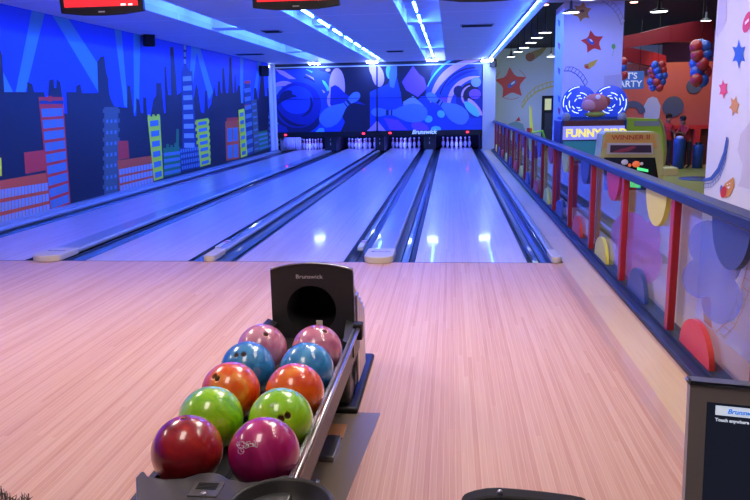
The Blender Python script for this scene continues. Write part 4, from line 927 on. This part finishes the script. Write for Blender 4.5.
# party sign
sg = thing('party_sign', 'blue sign with white letters above the glowing disc game', 'sign', (rz(628, 80, 10.0).x, 10.0, 1.9)); c = rz(625.0, 80.3, 10.0)
MB().box(c.x-.47, c.x+.40, 9.98, 10.0, c.z-.19, c.z+.19, bevel=.01).build('board', mat('sign_blue', (.06, .16, .42), .5, emit=(.05, .12, .4), es=.25), sg)
LT = mat('sign_white', (.8, .8, .82), .5, emit=(.8, .8, .9), es=.2)
text('lettering', "LET'S", .19, (c.x+.04, 9.975, c.z+.085), LT, sg, bold=.004, sx=1.0); text('lettering', 'PARTY', .19, (c.x+.06, 9.975, c.z-.085), LT, sg, bold=.004, sx=1.05)
for dx in (-.4, .3): MB().tube([(c.x+dx, 9.99, c.z+.19), (c.x+dx, 9.99, 3.28)], .006, n=6).build('hanger', BLACK, sg)
# balloons
BB = mat('balloon_blue', (.03, .10, .5), .25, coat=.5); BRD = mat('balloon_red', (.5, .03, .03), .25, coat=.5)
def balloon(px, py, y_, r, m, lab, grp):
    c = at(px, py, 'y', y_)
    o = MB().sphere((0, 0, 0), r, m, sc=(1, 1, 1.12), u=16, v=10).lathe([(.02*r/.1, -1.22*r), (.003, -1.08*r)], (0, 0, 0), m, n=8).build('balloon'); o.location = c
    tag(o, lab, 'balloon', grp)
small = [(655, 65, 'B'), (661.5, 65, 'R'), (651.8, 71, 'R'), (657, 70.5, 'B'), (663, 70, 'R'), (653, 76, 'R'), (659, 76.5, 'B'), (664, 75.5, 'B'), (650.8, 81.5, 'B'), (656.5, 82, 'R'), (662, 82, 'B'), (653, 87, 'B'), (659.5, 87.5, 'R')]
for i, (x, y_, c_) in enumerate(small):
    row = ('top', 'second', 'middle', 'fourth', 'bottom')[min(4, int((y_-63)/5.3))]
    balloon(x, y_, 9.2+.05*(i % 3), .080, BB if c_ == 'B' else BRD, ('blue' if c_ == 'B' else 'red')+' balloon in the '+row+' row of the small cluster beside the party sign', 'balloons of the small cluster')
big = [(697.5, 46.5, 'R'), (706, 47, 'B'), (702, 45.8, 'B'), (698.5, 55, 'R'), (707, 55, 'B'), (697, 63.5, 'B'), (704, 64, 'R'), (698, 72, 'B'), (707, 72, 'R'), (698, 80, 'R'), (704, 80.5, 'B')]
for i, (x, y_, c_) in enumerate(big):
    row = ('top', 'second', 'middle', 'fourth', 'bottom')[min(4, int((y_-43)/8))]
    balloon(x-1.5, y_, 7.2+.07*(i % 3), .11, BB if c_ == 'B' else BRD, ('blue' if c_ == 'B' else 'red')+' balloon in the '+row+' row of the large cluster beside the right pillar', 'balloons of the large cluster')
for x, y_, c_ in ((622.5, 68, 'B'), (623.5, 75, 'R'), (623, 62, 'R')): balloon(x, y_, 9.0, .09, BB if c_ == 'B' else BRD, ('blue' if c_ == 'B' else 'red')+' balloon half hidden behind the column'+(' edge, the upper one' if y_ == 62 else ''), 'balloons behind the column')
for (px, py, y_, zt_, nm_) in ((658, 64, 9.25, 3.28, 'small balloon cluster'), (701, 46, 7.25, 3.28, 'large balloon cluster'), (622.5, 62, 9.0, 3.28, 'balloons behind the column')):
    p = at(px, py, 'y', y_); tag(center(MB().tube([(p.x, y_, p.z+.05), (p.x, y_, zt_)], .004, n=6).build('hanging_cord', BLACKM)), 'thin dark cord holding up the '+nm_, 'cord')
# counter booth
ct = thing('red_booth', 'red framed booth against the red wall behind the children', 'booth', (rz(690, 150, 10.7).x, 10.7, 0))
a, b2 = rz(667, 127, 10.6), rz(706, 127, 10.6); 
MB().box(a.x, b2.x+.3, 10.8, 10.98, a.z-.06, a.z+.03).build('top_bar', REDD, ct); MB().box(rz(697, 140, 10.6).x, rz(703, 140, 10.6).x, 10.8, 10.9, 0, a.z-.06).build('post', REDD, ct); MB().box(a.x, b2.x+.3, 10.91, 10.98, 0, a.z-.06).build('back_panel', mat('booth_dark', (.10, .02, .015), .5), ct)
def bin_(px, py, y_, r, h, lab):
    c = at(px, py, 'z', 0); c = Vector((c.x, y_, 0)) if y_ else c
    t = thing('waste_bin', lab, 'bin', c); MB().lathe([(0, 0.001), (r*.9, 0.001), (r, h*.95), (r*.9, h), (0, h)], c, n=24).build('bin_body', mat('bin_blue', (.02, .07, .25), .4), t); MB().lathe([(0, 0), (r*.6, 0), (r*.55, .05), (0, .06)], c+Vector((0, 0, h)), n=20).build('bin_lid', wh if px < 685 else NAVY, t)
bin_(678, 168.5, None, .13, .66, 'dark blue waste bin between the two children'); bin_(697, 168, None, .12, .52, 'dark blue waste bin right of the bending child')
o = MB().lathe([(0, 0), (.42, 0), (.42, .012), (0, .014)], at(702, 179, 'z', 0), n=36).build('floor_spot', greyblue); tag(center(o), 'dark round spot plate on the yellow green floor', 'floor plate')

# people (skin modifier, one continuous body each)
def person(base, h, lean, face, lab, arms, turn=0):
    t = thing('person', lab, 'person', base, world=False); t.rotation_euler = (0, 0, turn)
    s_ = h/1.7
    hip = Vector((0, 0, .92)); fwd = Vector((0, -1, 0)); ln = math.radians(lean)
    def up(d): return hip+Vector((0, -math.sin(ln)*d, math.cos(ln)*d))
    V = [hip, up(.15), up(.33), up(.48), up(.56), up(.64)+Vector((0, -.02, 0)), up(.74)+Vector((0, -.03, 0))]; R_ = [.13, .115, .13, .12, .05, .085, .095]; E_ = [(i, i+1) for i in range(6)]
    for sx in (-1, 1):
        i = len(V); V += [Vector((sx*.09, 0, .86)), Vector((sx*.1, -.02, .48)), Vector((sx*.1, .02, .08)), Vector((sx*.11, -.12, .03))]; R_ += [.085, .06, .042, .035]; E_ += [(0, i), (i, i+1), (i+1, i+2), (i+2, i+3)]
        i = len(V); sh = up(.46)+Vector((sx*.17, 0, 0)); el, wr = arms[0 if sx < 0 else 1]; V += [sh, sh+Vector(el), sh+Vector(wr), sh+Vector(wr)*1.12]; R_ += [.05, .038, .028, .026]; E_ += [(3, i), (i, i+1), (i+1, i+2), (i+2, i+3)]
    me = bpy.data.meshes.new('body'); me.from_pydata([v*s_ for v in V], E_, []); o = bpy.data.objects.new('body', me); col.objects.link(o)
    sk_ = o.modifiers.new('skin', 'SKIN'); o.modifiers.new('sub', 'SUBSURF').levels = 2
    for i, r in enumerate(R_): me.skin_vertices[0].data[i].radius = (r*s_, r*s_)
    me.skin_vertices[0].data[0].use_root = True
    bpy.context.view_layer.update(); me2 = bpy.data.meshes.new_from_object(o.evaluated_get(bpy.context.evaluated_depsgraph_get())); bpy.data.objects.remove(o)
    sknm = mat('skin', (.28, .14, .09), .5); shm = mat('red_shirt', (.42, .02, .025), .7); pnm = mat('dark_trousers', (.015, .017, .03), .7); shoe = mat('shoe_black', (.01, .01, .01), .5)
    for m in (sknm, shm, pnm, shoe): me2.materials.append(m)
    neck = up(.54)*s_; hipz = .9*s_
    for pl in me2.polygons:
        c = pl.center; pl.use_smooth = True
        dhead = (c-(up(.56)*s_)).dot((up(1)-up(0))); arm = abs(c.x) > .2*s_
        if c.z < .07*s_: pl.material_index = 3
        elif c.z < hipz and not (arm): pl.material_index = 2
        elif dhead > 0: pl.material_index = 0
        else:
            d2 = min((c-(up(.46)+Vector((q*.17, 0, 0)))*s_).length for q in (-1, 1)); pl.material_index = 0 if (abs(c.x) > .13*s_ and d2 > .26*s_) else 1
    b_ = bpy.data.objects.new('body', me2); col.objects.link(b_); b_.parent = t
    hd = up(.76)*s_; hb = MB(); hb.sphere((hd.x, hd.y+.0*s_, hd.z+.03*s_), .112*s_, sc=(.95, 1.0, .95)); hr_ = hb.build('hair', mat('black_hair', (.01, .008, .008), .6), None); hr_.parent = t
    for v in hr_.data.vertices:
        if v.co.y < hd.y-.05*s_ and v.co.z < hd.z+.07*s_: v.co.y = hd.y-.05*s_
    fc = MB()
    for q in (-.035, .035): fc.sphere((hd.x+q*s_, hd.y-.096*s_, hd.z), .010*s_, mat('eye_white', (.3, .25, .22), .4), u=8, v=6); fc.sphere((hd.x+q*s_, hd.y-.103*s_, hd.z), .006*s_, BLACKM, u=8, v=6)
    fc.sphere((hd.x, hd.y-.105*s_, hd.z-.025*s_), .014*s_, sknm, sc=(.8, 1, 1.3), u=8, v=6); fc.sphere((hd.x, hd.y-.092*s_, hd.z-.06*s_), .02*s_, REDP, sc=(1.2, .4, .35), u=8, v=6)
    f_ = fc.build('face', None, None); f_.parent = t
    hn = MB()
    for k, sx in enumerate((-1, 1)):
        sh = up(.46)+Vector((sx*.17, 0, 0)); wr = Vector(arms[k][1]); w0 = sh+wr*1.08; dr = (wr-Vector(arms[k][0])).normalized(); sd = dr.cross(Vector((0, 0, 1))) if abs(dr.z) < .9 else Vector((0, 1, 0)); sd.normalize()
        hn.tube([w0*s_, (w0+dr*.05)*s_], [.022*s_, .032*s_], n=8)
        for j in range(4): r0 = w0+dr*.05+sd*(j-1.5)*.018; hn.tube([r0*s_, (r0+dr*.04)*s_, (r0+dr*(.065-.006*abs(j-1))-Vector((0, .012, .008)))*s_], [.009*s_, .008*s_, .006*s_], n=6)
        r0 = w0+dr*.015-sd*.03; hn.tube([r0*s_, (r0+dr*.03-sd*.022)*s_, (r0+dr*.055-sd*.02)*s_], [.010*s_, .009*s_, .007*s_], n=6)
    h_ = hn.build('hands', sknm, None); h_.parent = t
    return t
pA = at(665.5, 166, 'z', 0); person(Vector((pA.x, pA.y, 0)), 1.13, 3, 0, 'child in red shirt and dark trousers standing beside the green machine', (((-.06, .02, -.28), (-.03, -.12, -.5)), ((.06, .02, -.28), (.05, -.14, -.48))), 0)
pB = at(686, 168, 'z', 0); person(Vector((pB.x, pB.y, 0)), 1.13, 22, 0, 'child in red shirt bending forward over the blue bin', (((-.03, -.18, -.2), (0, -.36, -.1)), ((.03, -.18, -.2), (-.02, -.38, -.14))), math.radians(-60))

# ================================================================== LIGHTING
WARM = (1, .86, .76)
def panel(x, y_, lab, e=80, sx=.6, sy=1.2):
    t = thing('ceiling_panel_light', lab, 'light', (x, y_, CZ-.02), 'panel lights over the approach')
    MB().box(x-sx/2-.02, x+sx/2+.02, y_-sy/2-.02, y_+sy/2+.02, CZ-.02, CZ).build('frame', WHITE, t)
    MB().box(x-sx/2, x+sx/2, y_-sy/2, y_+sy/2, CZ-.024, CZ-.02).build('diffuser', mat('panel_glow', (1, 1, 1), .5, emit=WARM, es=4), t)
    light('panel_lamp', 'AREA', (x, y_, CZ-.03), e, WARM, sx, sy, target=(x, y_, 0))
panel(-2.6, -2.4, 'panel light over the left of the approach', 44); panel(-.6, -5.6, 'panel light near the seating', 14); panel(.3, -2.2, 'panel light over the right of the approach', 42); panel(-4.3, -3.8, 'panel light over the far left approach', 20)
rnd = random.Random(11)
for i in range(18):
    x = -.9+.16*i+rnd.uniform(-.05, .05); y_ = -1.6-.22*i+rnd.uniform(-.15, .15)+(.5 if i % 2 else 0)
    if x > 1.4 or abs(x-.3) < .36 and abs(y_+2.2) < .7: continue
    t = thing('spot_bulb', 'small ceiling bulb over the approach', 'light', (x, y_, CZ-.02), 'small bulbs over the approach'); MB().lathe([(0, -.02), (.045, -.02), (.05, 0), (0, 0)], (x, y_, CZ), n=12).build('bulb', WARMG, t)
# arcade lighting
light('arcade_fill_a', 'AREA', (4.0, 8.0, 3.2), 70, (.8, .9, 1), 2.5, 4, target=(4.0, 8.0, 0))  # these four area lights are soft fill added for the arcade, without fixtures
light('arcade_fill_b', 'AREA', (3.0, 15.0, 3.2), 120, (.75, .9, 1), 1.5, 4, target=(3.0, 16.5, 0))
light('arcade_fill_c', 'AREA', (3.2, 2.0, 2.95), 45, (.7, .75, 1), 2, 4, target=(3.2, 2, 0))
light('arcade_fill_d', 'AREA', (3.6, -3.5, 2.95), 13, (.9, .85, 1), 2, 4, target=(4.5, -3, 0))
light('red_zone_light', 'SPOT', (5.5, 9.3, 2.9), 95, (1, .6, .42), .15, target=(5.7, 10.9, 1.8), spot=1.6)
